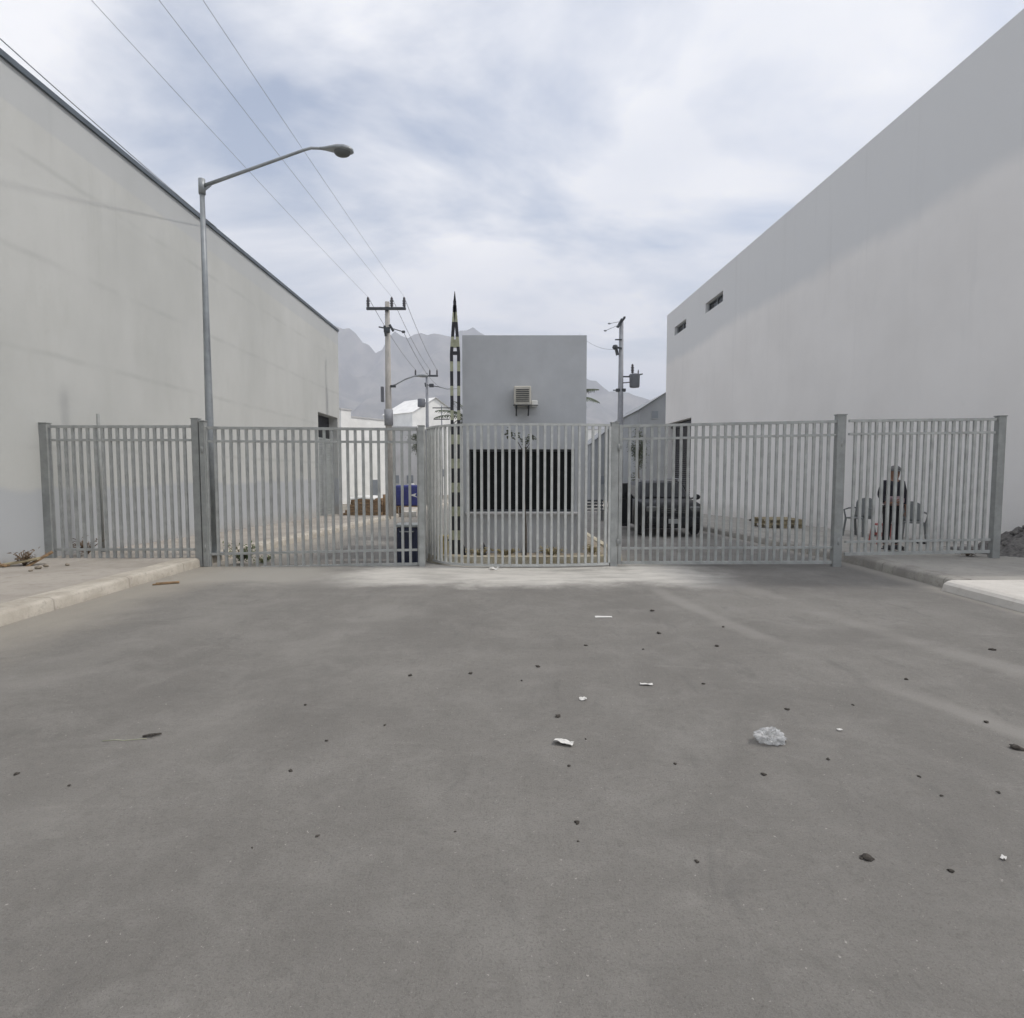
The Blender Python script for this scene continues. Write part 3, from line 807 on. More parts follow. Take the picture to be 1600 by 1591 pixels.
# curved middle section round the island nose
path = [(668, 10.75), (676, 10.45), (688, 10.2), (704, 10.02), (725, 9.90), (755, 9.84), (800, 9.82), (850, 9.83), (900, 9.88), (930, 9.94), (952, 10.0)]
pts = [Vector((X(a, D), D, 0)) for a, D in path]
cum = [0]
for i in range(1, len(pts)): cum.append(cum[-1] + (pts[i] - pts[i - 1]).length)
def along(s):
    for i in range(1, len(pts)):
        if s <= cum[i]:
            f = (s - cum[i - 1]) / (cum[i] - cum[i - 1]); return pts[i - 1].lerp(pts[i], f)
    return pts[-1].copy()
org = Vector((pts[5].x, pts[5].y, 0))
mf = thing('fence_panel', 'bowed middle fence section with tightly spaced bars around the island nose', 'fence panel', org, 0, 'fence and gate sections across the road')
ZT = Z(661.5, 9.83)
fine_pts = [along(cum[-1] * i / 28) - org for i in range(29)]
for nm, z_, hh in (('top_rail', ZT - .02, .04), ('bottom_rail', .045, .04)):
    b = MB()
    for i in range(28):
        rail(b, fine_pts[i] + Vector((0, 0, z_)), fine_pts[i + 1] + Vector((0, 0, z_)), hh, .04)
    b.build(nm, M_FENCE2, mf)
b = MB(); nbar = int(cum[-1] / 0.117)
for i in range(nbar + 1):
    s = cum[-1] * min(1, (i + .42) / nbar)
    p = along(s) - org; q = along(min(cum[-1], s + .01)) - along(max(0, s - .01))
    b.box((p.x, p.y, (ZT - .04 + .066) / 2), (.040, .036, ZT - .04 - .066), Matrix.Rotation(math.atan2(q.y, q.x), 3, 'Z'))
b.build('pickets', M_FENCE2, mf)
b = MB(); b.box((pts[0].x - org.x - .04, pts[0].y - org.y - .1, 1.22), (.06, .06, 2.42), bevel=.005); b.build('post', M_FENCE2, mf)

# padlock box on the right end post
b = MB(); b.box((0, 0, .05), (.05, .05, .1), bevel=.006); b.tube([(-.015, 0, .1), (-.015, 0, .14), (.015, 0, .14), (.015, 0, .1)], .006, 6)
pq = P(1564, 731, 9.99)
o = b.build('padlock', M_DARKMET, loc=(pq.x, 9.99, pq.z)); tag(o, 'small dark padlock on the rightmost fence post', 'padlock')

# ================================================================== STREET LAMP
bp = PG(334, 868, .15)
SL = 10.55
base = P(334, 868, SL)
topz = P(312, 283, SL).z
st = thing('street_lamp', 'tall grey street lamp with a long slanted arm behind the left gate post', 'street lamp', (base.x, SL, h(SL) + .15))
H_ = topz - h(SL) - .15
b = MB(); b.tube([(0, 0, 0), (0, 0, 2.2), (0, 0, 4.6), (0, 0, H_)], [.098, .070, .052, .040], 14); b.build('pole', M_GALV, st)
b = MB(); b.box((0, 0, .012), (.34, .34, .024), bevel=.004)
for sx in (-1, 1):
    for sy in (-1, 1): b.tube([(sx * .13, sy * .13, .02), (sx * .13, sy * .13, .08)], .014, 8)
b.build('base_plate', M_GALV, st)
b = MB(); b.box((-.02, -.093, .45), (.075, .012, .20), bevel=.004); b.build('hand_hole_cover', M_BLACK, st)
p0 = P(313, 291, SL) - Vector(st.location); p1 = P(474, 235, SL) - Vector(st.location); p2 = P(486, 231.5, SL) - Vector(st.location); p3 = P(512, 232.5, SL) - Vector(st.location)
p0.x = .02
b = MB(); b.tube([p0, p0.lerp(p1, .5), p1, p2, p3], [.033, .028, .024, .023, .022], 10); b.build('arm', M_GALV, st)
b = MB(); b.tube([(0, 0, p0.z - .14), (0, 0, p0.z + .12)], .058, 12); b.bar((.0, 0, p0.z - .10), (.16, 0, p0.z + .02), .02, .03); b.build('arm_bracket', M_GALV, st)
hd = p3
b = MB()
secs = [(-.14, .030, .030, 0), (-.06, .045, .036, -.004), (.05, .085, .055, -.012), (.18, .125, .075, -.020), (.30, .135, .080, -.030), (.40, .105, .065, -.040), (.45, .05, .035, -.045)]
rings = []
for x_, wy, wz, dz in secs:
    rings.append([b.bm.verts.new((hd.x + x_, hd.y + wy * math.cos(2 * PI * k / 14), hd.z + dz + wz * math.sin(2 * PI * k / 14) * (1 if math.sin(2 * PI * k / 14) > 0 else .45))) for k in range(14)])
for i in range(len(rings) - 1):
    for k in range(14):
        f = b.bm.faces.new((rings[i][k], rings[i][(k + 1) % 14], rings[i + 1][(k + 1) % 14], rings[i + 1][k])); f.smooth = True
b.bm.faces.new(rings[0]); b.bm.faces.new(rings[-1])
lh = b.build('lamp_head', M_GALV, st)
b = MB(); b.blob((hd.x + .26, hd.y, hd.z - .06), (.15, .10, .085), 3, 0); b.build('lamp_glass', M_LAMPG, lh)

# ================================================================== UTILITY POLES AND WIRES
def crossarm_pole(label, px, D, ytop, w0, arms=True, lamp=False, m=M_POLE, right=False):
    b0 = P(px, ytop, D)
    zg = h(D) + .13
    root = thing('utility_pole', label, 'utility pole', (b0.x, D, zg), 0, 'utility poles along the street')
    Ht = b0.z - zg
    b = MB(); b.tube([(0, 0, 0), (0, 0, Ht * .5), (0, 0, Ht)], [w0, w0 * .8, w0 * .58], 14); b.build('pole', m, root)
    return root, Ht, b0

# pole beside the left pavement
u1, H1, b1 = crossarm_pole('concrete utility pole with crossarm and three insulators just beyond the left warehouse', 605, 25.6, 472, .17)
sc_ = 25.6 / F
def insulator(b, x, y, z, s=1.0):
    b.lathe((x, y, z), [(.012, 0), (.03 * s, .02), (.085 * s, .06 * s), (.04 * s, .10 * s), (.09 * s, .15 * s), (.045 * s, .2 * s), (.085 * s, .26 * s), (.045 * s, .32 * s), (.06 * s, .37 * s), (.03 * s, .43 * s), (.0, .45 * s)], 10)
zA = P(605, 484, 25.6).z - (h(25.6) + .13)
xi = [(577 - 605) * sc_, (613 - 605) * sc_, (632 - 605) * sc_]
b = MB(); b.box(((xi[0] + xi[2]) / 2, -.16, zA), (xi[2] - xi[0] + .14, .11, .11), bevel=.01)
b.box((0, -.08, zA), (.14, .10, .18)); ca = b.build('crossarm', M_DARKMET, u1)
for x_ in xi:
    b = MB(); insulator(b, x_, -.16, zA + .055); b.build('insulator', M_PORC, u1)
z2 = P(605, 517, 25.6).z - (h(25.6) + .13)
b = MB(); b.bar((-.10, -.14, z2 + .18), (-.05, -.14, z2 - .26), .09); b.bar((.12, -.14, z2 + .22), (.28, -.14, z2 - .05), .10)
b.box((0, -.14, z2), (.26, .12, .22), bevel=.02); b.bar((-.35, -.14, z2 + .13), (0, -.14, z2 + .06), .05)
b.bar((0.1, -.14, z2 + .1), (.72, -.14, z2 - .08), .035); b.box((.72, -.14, z2 - .08), (.14, .1, .1), bevel=.02); b.build('cutout_rack', M_DARKMET, u1)
z3 = P(605, 604, 25.6).z - (h(25.6) + .13)
b = MB(); b.tube([(.05, -.05, z3 - .02), (.35, -.05, z3 + .08), (.75, -.05, z3 + .30), (1.15, -.05, z3 + .44), (1.4, -.05, z3 + .47)], .03, 8); la = b.build('lamp_arm', M_GALV, u1)
b = MB(); b.box((.22, -.05, z3), (.24, .12, .10), bevel=.02); b.build('arm_clamp', M_DARKMET, la)
b = MB(); b.blob((1.52, -.05, z3 + .46), (.24, .12, .075), 2, 0); b.build('lamp_head', M_GALV, la)
b = MB(); b.box((-.25, -.06, z3 - .35), (.12, .16, .66), bevel=.015); b.build('meter_box', M_TRAFO, u1)
zs = P(605, 640, 25.6).z - (h(25.6) + .13)
b = MB(); b.tube([(0, 0, zs), (0, 0, zs - .7)], .19, 14, True); b.build('sleeve', M_POLED, u1)

# second, farther pole
D2 = 43
u2, H2, b2 = crossarm_pole('distant utility pole with crossarm farther up the left side of the street', 667, D2, 583, .16, m=M_POLED)
s2 = D2 / F; zA2 = P(667, 588, D2).z - (h(D2) + .13)
xj = [(650 - 667) * s2, (672 - 667) * s2, (683 - 667) * s2]
b = MB(); b.box(((xj[0] + xj[2]) / 2, -.16, zA2), (xj[2] - xj[0] + .14, .11, .13), bevel=.01); b.build('crossarm', M_DARKMET, u2)
for x_ in xj:
    b = MB(); insulator(b, x_, -.16, zA2 + .06, .9); b.build('insulator', M_PORC, u2)
z2b = P(667, 603, D2).z - (h(D2) + .13)
b = MB(); b.box((.35, -.14, z2b), (.34, .14, .26), bevel=.03); b.bar((0, -.14, z2b + .05), (1.0, -.14, z2b - .12), .05); b.bar((-.12, -.14, z2b + .2), (-.08, -.14, z2b - .1), .08); b.build('cutout_rack', M_DARKMET, u2)
b = MB(); b.tube([(.9, -.1, z2b - .10), (1.5, -.1, z2b - .25), (2.4, -.1, z2b - .2)], .03, 8); b.build('lamp_arm', M_GALV, u2)
z2c = P(667, 630, D2).z - (h(D2) + .13)
b = MB(); b.lathe((-.42, -.05, z2c - .3), [(.0, 0), (.26, .01), (.28, .06), (.28, .55), (.24, .60), (0, .62)], 16); b.bar((-.42, -.05, z2c), (0, 0, z2c), .08); b.build('transformer', M_TRAFO, u2)

# thin far pole by the white house
u3, H3, b3 = crossarm_pole('thin far utility pole in front of the white gabled house', 690, 62, 634, .10, m=M_POLED)
b = MB(); zz3 = H3 - .25
b.box((0, -.1, zz3), (1.9, .1, .1)); b.build('crossarm', M_DARKMET, u3)
b = MB(); b.box((0, -.1, zz3 - 1.2), (1.7, .1, .1)); b.build('crossarm', M_DARKMET, u3)

# right-hand pole with transformer
D4 = 31.5
u4, H4, b4 = crossarm_pole('grey utility pole with a hanging can transformer on the right side of the street', 971, D4, 503, .19, m=M_POLED)
s4 = D4 / F; zz = lambda py: P(971, py, D4).z - (h(D4) + .13)
b = MB(); b.bar((0, -.16, zz(500)), (-.24, -.16, zz(513)), .13); b.bar((0, .0, zz(503)), (0, -.9, zz(503)), .09)
b.build('crossarm', M_DARKMET, u4)
for dxp, py in ((-20, 508), (-26, 519)):
    b = MB(); b.bar((-.05, -.2, zz(504 if py < 512 else 508)), (dxp * s4, -.3, zz(py)), .025); b.blob((dxp * s4, -.3, zz(py)), (.10, .06, .05), 1, 0); b.build('strain_insulator', M_GALV, u4)
b = MB(); b.bar((0, -.16, zz(532)), (-.36, -.16, zz(532)), .06); b.bar((-.34, -.16, zz(541)), (-.22, -.16, zz(556)), .14); b.bar((0, -.16, zz(546)), (-.36, -.16, zz(543)), .09)
b.lathe((-.35, -.16, zz(548)), [(0, 0), (.10, .03), (.16, .12), (.12, .25), (0, .28)], 10); b.build('cutout_rack', M_DARKMET, u4)
tx = (992 - 971) * s4
b = MB(); b.lathe((tx, -.05, zz(606)), [(0, 0), (.24, .01), (.27, .06), (.28, .60), (.30, .66), (.26, .72), (0, .76)], 18); tr_ = b.build('transformer', M_TRAFO, u4)
b = MB(); insulator(b, tx - .12, -.05, zz(584), 1.15); b.build('bushing', M_PORC, tr_)
b = MB(); insulator(b, tx + .18, -.12, zz(585), .5); b.bar((tx + .1, -.1, zz(587)), (tx + .42, -.1, zz(585)), .06); b.build('bushing', M_PORC, tr_)
b = MB(); b.bar((0, -.05, zz(589)), (tx, -.05, zz(589)), .07); b.bar((0, -.05, zz(599)), (tx, -.05, zz(597)), .05); b.build('hanger', M_DARKMET, u4)
b = MB(); b.box((0, -.03, zz(610)), (.52, .2, .16), bevel=.02); b.bar((-.42, -.03, zz(610)), (0, -.03, zz(610)), .05); b.build('clamp_band', M_DARKMET, u4)

def wire(label, a, bb_, sag=.35, r=.009, n=18, group='overhead wires'):
    a = Vector(a); bb_ = Vector(bb_)
    pts_ = []
    for i in range(n + 1):
        f = i / n; p = (bb_ - a) * f; p.z -= sag * 4 * f * (1 - f); pts_.append(p)
    b = MB(); b.tube(pts_, r, 5)
    o = b.build('overhead_wire', M_POLED, loc=a); return tag(o, label, 'wire', group)
l1 = Vector(u1.location)
lab1 = ['leftmost overhead wire running toward us from the near left utility pole', 'middle overhead wire running toward us from the near left utility pole', 'rightmost overhead wire running toward us from the near left utility pole']
for i in range(3):
    A_ = l1 + Vector((xi[i], -.16, zA + .50))
    xn = [-7.05, -5.95, -5.05][i]
    wire(lab1[i], A_, (xn, -14, A_.z + 0.2), .35, .0048)
l2 = Vector(u2.location)
lab2 = ['leftmost wire strung between the near and the distant left utility poles', 'middle wire strung between the near and the distant left utility poles', 'rightmost wire strung between the near and the distant left utility poles']
for i in range(3):
    wire(lab2[i], l1 + Vector((xi[i], -.16, zA + .50)), l2 + Vector((xj[i], -.16, zA2 + .46)), .25, .012)
pa = Vector((LX + .03, 16.2, LTOP + .12)); pc = P(175, 205, 11.0)
dv = (pc - pa); wire('thin service wire dropping to the edge of the left warehouse roof', pa, pa + dv * 3.2, .15, .009)
pe = l1 + Vector((.72, -.14, z2 - .08))
wire('lower cable strung between the two left utility poles below the crossarms', pe, l2 + Vector((1.0, -.14, z2b - .12)), .4, .012)
p4 = Vector(u4.location)
wire('faint cable sloping down behind the guard hut from the right utility pole', p4 + Vector((-.36, -.16, zz(547))), P(905, 522, 40), .3, .010)

# ================================================================== BARRIER ARM
BD = 10.55
bx = P(712.4, 780, BD)
bar = thing('boom_barrier', 'raised black and cream striped barrier boom left of the guard hut', 'barrier', (bx.x, BD, .14))
ztip = P(712, 460, BD).z - .14
zj = P(712, 552, BD).z - .14
hw = 0.058
def legx(z, s):
    if z < zj: return s * (hw + .012 * (z / zj) - .006)
    return s * max(.004, (hw + .006) * (1 - (z - zj) / (ztip - .18 - zj)))
period = .437; dark = .60
for sg in (-1, 1):
    zsx = [0.0]; z = 0.0
    cuts = {0.0, zj, ztip - .2}
    while z < ztip - .2:
        cuts |= {z, min(z + period * dark, ztip - .2)}; z += period
    zc = sorted(cuts)
    b = MB(); rings = []
    for z in zc:
        x_ = legx(z, sg)
        rings.append([b.bm.verts.new((x_ + u * .027, v * .027, z)) for u, v in ((-1, -1), (1, -1), (1, 1), (-1, 1))])
    for i in range(len(zc) - 1):
        zm = (zc[i] + zc[i + 1]) / 2
        for k in range(4):
            f = b.bm.faces.new((rings[i][k], rings[i][(k + 1) % 4], rings[i + 1][(k + 1) % 4], rings[i + 1][k]))
            f.material_index = 0 if (zm % period) < period * dark else 1
    b.bm.faces.new(rings[0]); b.bm.faces.new(rings[-1])
    b.build('rail', [M_BLACK, M_CREAM], bar)
b = MB(); b.bar((0, -.001, ztip - .45), (0, -.001, ztip - .12), .052, .047); b.tube([(0, 0, ztip - .12), (0, 0, ztip + .05)], [.024, .006], 8); b.build('tip', M_BLACK, bar)
for za, zb2, hx in ((zj - .03, zj + .03, .052), (.22, .27, .040), (1.2, 1.24, .042)):
    b = MB(); b.bb((-hx, -.02, za), (hx, .02, zb2)); b.build('cross_tie', M_BLACK, bar)
b = MB(); b.bb((-.044, -.022, zj + .10), (.044, .022, zj + .24)); b.build('tip_sleeve', M_CREAM, bar)
yb = P(692, 868, 10.62)
cb = thing('barrier_cabinet', 'squat yellow barrier motor cabinet at the foot of the striped arm', 'cabinet', (yb.x, 10.62, .13))
b = MB(); b.box((0, 0, .16), (.19, .22, .32), bevel=.012); b.build('body', M_YEL, cb)
b = MB(); b.box((0, 0, .332), (.21, .24, .024), bevel=.006); b.build('lid', M_YEL, cb)
b = MB(); b.tube([(.08, 0, .26), (.16, -.02, .26)], .02, 8); b.build('pivot', M_DARKMET, cb)
b = MB(); b.box((-.02, -.114, .17), (.10, .006, .18), bevel=.002); b.build('door', M_YEL, cb)

# small dark stubs on the island
for px_, y0_, y1_, lb in ((725, 868, 850, 'short dark stub post just right of the striped barrier arm'), (757, 868, 848, 'thin dark bent stake in the dirt below the left end of the hut window')):
    g_ = P(px_, y0_, 10.6); tp = P(px_ - 3, y1_, 10.6)
    b = MB(); b.tube([(0, 0, 0), (0, 0, (tp.z - g_.z) * .6), (tp.x - g_.x, 0, tp.z - g_.z)], [.025, .022, .012], 8); b.box((0, 0, .01), (.08, .08, .02))
    o = b.build('stub_post', M_BLACK, loc=(g_.x, 10.6, .12)); tag(o, lb, 'post')

# ================================================================== PLANTS
def leaf(b, c, d, ln, wd, droop=.2):
    """one bent leaf blade from c along d"""
    d = Vector(d).normalized(); side = d.cross(Vector((0, 0, 1)))
    if side.length < .1: side = Vector((1, 0, 0))
    side.normalize(); up = side.cross(d)
    c = Vector(c); p1 = c + d * ln * .5 + up * ln * .05; p2 = c + d * ln - Vector((0, 0, ln * droop))
    v = [b.bm.verts.new(q) for q in (c, p1 + side * wd / 2, p2, p1 - side * wd / 2)]
    b.bm.faces.new(v)

# sapling before the hut
sp = P(819, 868, 10.42)
sap = thing('sapling', 'leggy sapling before the hut window with a few dark leaves on top', 'sapling', (sp.x, 10.42, .12))
ztop = P(816, 690, 10.42).z - .12
b = MB(); b.tube([(0, 0, 0), (.01, 0, .25), (.025, 0, .55), (.0, 0, 1.1), (.02, 0, 1.7), (0.03, 0, ztop)], [.048, .042, .022, .009, .008, .006], 8)
b.tube([(.02, 0, ztop - .25), (-.12, .02, ztop), (-.28, .02, ztop + .12)], [.010, .007, .004], 6)
b.tube([(.02, 0, ztop - .15), (.12, .02, ztop), (.16, .02, ztop + .08)], [.009, .006, .004], 6)
b.build('trunk', M_BARK, sap)
rr = random.Random(3)
b = MB()
for (cx_, cz_, n_, s_) in ((-.28, .14, 12, .09), (-.14, .10, 9, .07), (.02, .0, 14, .09), (.16, .06, 12, .09), (.05, -.12, 6, .06)):
    for _ in range(n_ * 2):
        a_ = rr.uniform(0, 2 * PI)
        leaf(b, (cx_ + rr.gauss(0, s_ * .35), rr.gauss(0, s_ * .5), ztop + cz_ + rr.gauss(0, s_ * .4)), (math.cos(a_), math.sin(a_), rr.uniform(-.3, .8)), rr.uniform(.07, .13), .035)
b.build('crown', M_LEAF, sap)

def bushy(name, label, cat, loc, rx, ry, hz, n, ml, ll=.07, seed=1, stems=6, ms=M_DRY, lower=0.0):
    rr = random.Random(seed)
    root = thing(name, label, cat, loc)
    b = MB(); tips = []
    for i in range(stems):
        a_ = rr.uniform(0, 2 * PI); k = rr.uniform(.3, 1)
        tip = Vector((math.cos(a_) * rx * k, math.sin(a_) * ry * k, hz * rr.uniform(.45, 1)))
        b.tube([(0, 0, 0), tip * .5 + Vector((0, 0, .04)), tip], [.010, .007, .003], 5); tips.append(tip)
    b.build('stem', ms, root)
    b = MB()
    for i in range(n):
        tpn = rr.choice(tips); f = rr.uniform(.25, 1.05)
        p = tpn * f + Vector((rr.gauss(0, rx * .13), rr.gauss(0, ry * .13), rr.gauss(0, hz * .08)))
        p.z = max(.01, p.z)
        leaf(b, p, (rr.uniform(-1, 1), rr.uniform(-1, 1), rr.uniform(-.2, .8)), ll * rr.uniform(.6, 1.4), ll * .45)
    b.build('leaves', ml, root)
    return root
g = P(378, 873, 10.25)
bushy('weed', 'low green weed growing behind the left gate beside the lamp base', 'weed', (g.x, 10.25, .02), .34, .25, .36, 420, M_LEAFG, .06, 4, 12)
bushy('weed', 'small green weed clump at the kerb edge a little right of the lamp base', 'weed', (g.x + .35, 10.35, .0), .22, .2, .14, 160, M_LEAFG, .05, 5, 8)
g = P(136, 872, 10.35)
bushy('dry_brush', 'tangled dry brown brush behind the leftmost fence panel', 'brush', (g.x, 10.35, .15), .36, .25, .30, 260, M_DRY, .06, 6, 22)
bushy('dry_brush', 'sparse dry brush at the foot of the rightmost fence post', 'brush', (X(1535), 10.25, .15), .28, .2, .12, 200, M_DRY, .05, 9, 14)

M_STRAW = mat('straw_grass', (0.30, 0.24, 0.12), 0.9, col2=(0.42, 0.37, 0.22), scale=14)
for px_, y_, r_, hh_, sd_n, lb in ((748, 10.42, .26, .15, 31, 'dry straw tuft at the foot of the hut between the dark stake and the barrier'), (790, 10.5, .30, .12, 32, 'low straw tuft on the island left of the sapling'),
                               (862, 10.45, .34, .16, 33, 'wide straw tuft on the island right of the sapling'), (925, 10.6, .26, .18, 34, 'tall straw tuft at the right corner of the guard hut'), (684, 10.75, .18, .14, 35, 'straw tuft by the yellow barrier cabinet')):
    bushy('grass_tuft', lb, 'grass', (P(px_, 860, y_).x, y_, .12), r_, .14, hh_, 170, M_STRAW, .06, sd_n, 26, M_STRAW)['group'] = 'dry grass on the island'
def palm(label, x, y, z0, hgt, nf, ln, seed):
    rr = random.Random(seed)
    root = thing('palm', label, 'palm', (x, y, z0), 0)
    b = MB(); n_ = 14
    b.tube([(0.03 * math.sin(i * .3), 0, hgt * i / n_) for i in range(n_ + 1)], [.13 - .03 * i / n_ + (.012 if i % 2 else 0) for i in range(n_ + 1)], 12); b.build('trunk', M_PALMT, root)
    b = MB()
    for k in range(nf):
        a_ = 2 * PI * k / nf + rr.uniform(-.2, .2); el = rr.uniform(.1, 1.1)
        prev = Vector((0, 0, hgt)); d = Vector((math.cos(a_) * math.cos(el), math.sin(a_) * math.cos(el), math.sin(el)))
        L_ = ln * rr.uniform(.8, 1.1); ns = 12
        for i in range(ns):
            q = prev + d * L_ / ns
            b.tube([prev, q], .010 * (1 - i / ns) + .003, 4, False)
            side = d.cross(Vector((0, 0, 1))).normalized()
            lw = .26 * math.sin(PI * (i + 1.2) / (ns + 1.5))
            for s in (-1, 1):
                for f in (0, .5):
                    leaf(b, prev.lerp(q, f), side * s + d * .7 - Vector((0, 0, .25)), lw * rr.uniform(.85, 1.15), .035, .25)
            prev = q; d = (d - Vector((0, 0, .085 + .03 * i / ns))).normalized()
    b.build('crown', M_PALML, root)
palm('palm behind the right corner of the guard hut', 1.50, 15.2, h(15.2) + .12, 3.5, 13, .85, 5)
palm('palm behind the left corner of the hut beside the striped barrier', -1.15, 15.6, h(15.6) + .12, 3.0, 12, 1.0, 8)

def tree(label, loc, hgt, rad, n, seed, tr=.09, squash=1.0, cz=.62):
    rr = random.Random(seed)
    root = thing('tree', label, 'tree', loc)
    b = MB(); b.tube([(0, 0, 0), (.03, 0, hgt * .35), (0, .02, hgt * .7), (0, 0, hgt * .92)], [tr, tr * .8, tr * .5, tr * .2], 8)
    cl = []
    for i in range(9):
        a_ = rr.uniform(0, 2 * PI); z_ = hgt * rr.uniform(cz - .15, .95); r_ = rad * rr.uniform(.3, .85)
        c_ = Vector((math.cos(a_) * r_, math.sin(a_) * r_, z_)); cl.append(c_)
        b.tube([(0, 0, z_ * .75), c_ * .6 + Vector((0, 0, z_ * .38)), c_], [tr * .35, tr * .22, tr * .08], 5)
    b.build('trunk', M_BARK, root)
    b = MB()
    for i in range(n):
        c_ = rr.choice(cl)
        p = c_ + Vector((rr.gauss(0, rad * .24), rr.gauss(0, rad * .24), rr.gauss(0, rad * .24 * squash)))
        leaf(b, p, (rr.uniform(-1, 1), rr.uniform(-1, 1), rr.uniform(-.5, .8)), rr.uniform(.10, .2), .07)
    b.build('crown', M_LEAF, root)
q = P(996, 790, 38)
tree('slender dark tree on the right pavement beside the grey gabled building', (q.x, 38, h(38) + .13), 4.9, .55, 1500, 3, .11, 1.9, .5)
tree('low rounded tree left of the distant utility pole', (P(655, 700, 50).x, 50, h(50)), 6.4, .9, 1300, 6, .10, .6, .85)

# ================================================================== CAR
def car(label, loc, rz):
    root = thing('parked_car', label, 'car', loc, rz)
    W, Lc = 1.74, 4.3
    # lower body: cross sections along y (front at y=0 -> facing -Y)
    secs = [  # y, half width, z bottom, z top(centre), z shoulder
        (0.00, .62, .34, .70, .64), (.06, .78, .26, .88, .80), (.25, .845, .24, .985, .90), (.70, .865, .22, 1.03, .95), (1.15, .87, .22, 1.06, .98),
        (2.0, .875, .22, 1.07, .99), (3.0, .875, .22, 1.08, 1.0), (3.9, .865, .24, 1.08, 1.0), (4.2, .84, .28, 1.04, .97), (4.3, .76, .36, .95, .88)]
    b = MB(); rings = []
    for y, hw_, zb0, ztc, zs in secs:
        prof = [(-hw_ * .92, zb0), (-hw_, zb0 + .10), (-hw_ * 1.0, (zb0 + zs) / 2), (-hw_ * .985, zs), (-hw_ * .86, ztc - .02), (-hw_ * .45, ztc), (0, ztc + .008),
                (hw_ * .45, ztc), (hw_ * .86, ztc - .02), (hw_ * .985, zs), (hw_, (zb0 + zs) / 2), (hw_, zb0 + .10), (hw_ * .92, zb0)]
        rings.append([b.bm.verts.new((x, y, z)) for x, z in prof])
    for i in range(len(rings) - 1):
        for k in range(13):
            f = b.bm.faces.new((rings[i][k], rings[i][(k + 1) % 13], rings[i + 1][(k + 1) % 13], rings[i + 1][k])); f.smooth = True
    b.bm.faces.new(rings[0]); b.bm.faces.new(rings[-1][::-1])
    o = b.build('body', M_CAR, root)
    # cabin
    b = MB(); rings = []
    for y, hw_, z0_, z1_ in ((1.02, .74, 1.03, 1.05), (1.62, .70, 1.03, 1.48), (1.85, .69, 1.04, 1.55), (2.8, .69, 1.04, 1.57), (3.8, .68, 1.04, 1.52), (4.1, .70, 1.0, 1.15)):
        prof = [(-hw_ - .10 * (1 if z1_ > 1.1 else 0), z0_), (-hw_ - .02, z0_ + (z1_ - z0_) * .6), (-hw_ + .07, z1_ - .03), (-hw_ * .5, z1_), (hw_ * .5, z1_), (hw_ - .07, z1_ - .03), (hw_ + .02, z0_ + (z1_ - z0_) * .6), (hw_ + .10 * (1 if z1_ > 1.1 else 0), z0_)]
        rings.append([b.bm.verts.new((x, y, z)) for x, z in prof])
    for i in range(len(rings) - 1):
        for k in range(7):
            f = b.bm.faces.new((rings[i][k], rings[i][k + 1], rings[i + 1][k + 1], rings[i + 1][k])); f.smooth = True
    b.bm.faces.new(rings[-1][::-1])
    b.build('cabin', M_CAR, root)
    b = MB(); b.quad((-.66, 1.06, 1.075), (.66, 1.06, 1.075), (.585, 1.60, 1.482), (-.585, 1.60, 1.482)); b.build('windscreen', M_GLASS, root, loc=(0, -.03, .012))
    b = MB(); b.bar((-.45, 1.02, 1.09), (.02, 1.13, 1.13), .015); b.bar((.08, 1.02, 1.09), (.52, 1.13, 1.14), .015); b.build('wiper', M_TYRE, root)
    for s in (-1, 1):
        b = MB(); b.poly([(s * .80, 1.45, 1.08), (s * .80, 3.9, 1.08), (s * .735, 3.72, 1.42), (s * .735, 1.8, 1.42)]); b.build('side_window', M_GLASS, root)
        b = MB(); b.tube([(s * .60, 1.8, 1.60), (s * .60, 2.6, 1.625), (s * .60, 3.6, 1.59)], .02, 8)
        for yy_ in (1.85, 3.5): b.box((s * .60, yy_, 1.565), (.04, .10, .07))
        b.build('roof_rail', M_RIM, root)
        b = MB(); b.blob((s * 1.0, 1.30, 1.08), (.11, .07, .085), 2, 0); b.bar((s * .84, 1.32, 1.04), (s * .96, 1.31, 1.06), .04); b.build('mirror', M_CAR, root)
        b = MB(); b.box((s * .60, .045, .79), (.34, .10, .16), Matrix.Rotation(s * -.28, 3, 'Z') , bevel=.04); b.build('headlight', M_LENS, root)
        b = MB(); b.lathe((0, 0, 0), [(0, -.02), (.075, -.015), (.08, .02), (0, .03)], 14)
        o = b.build('fog_lamp', M_LENS, root); o.rotation_euler = (R(90), 0, 0); o.location = (s * .62, .04, .44)
    b = MB(); b.box((0, .015, .76), (.72, .06, .17), bevel=.015); gr = b.build('grille', M_TYRE, root)
    b = MB()
    for i in range(3): b.box((0, -.020, .70 + i * .055), (.70, .012, .012))
    b.build('chrome_bar', M_CHROME, gr)
    b = MB(); b.blob((0, -.025, .76), (.065, .012, .05), 2, 0); b.build('badge', M_CHROME, gr)
    b = MB(); b.box((0, .02, .47), (1.46, .14, .22), bevel=.05); b.build('bumper', M_CAR, root)
    b = MB(); b.box((0, -.035, .37), (1.0, .04, .10), bevel=.01); b.build('air_intake', M_TYRE, root)
    b = MB(); b.box((0, -.058, .46), (.32, .012, .13), bevel=.003); b.build('number_plate', M_PLATE, root)
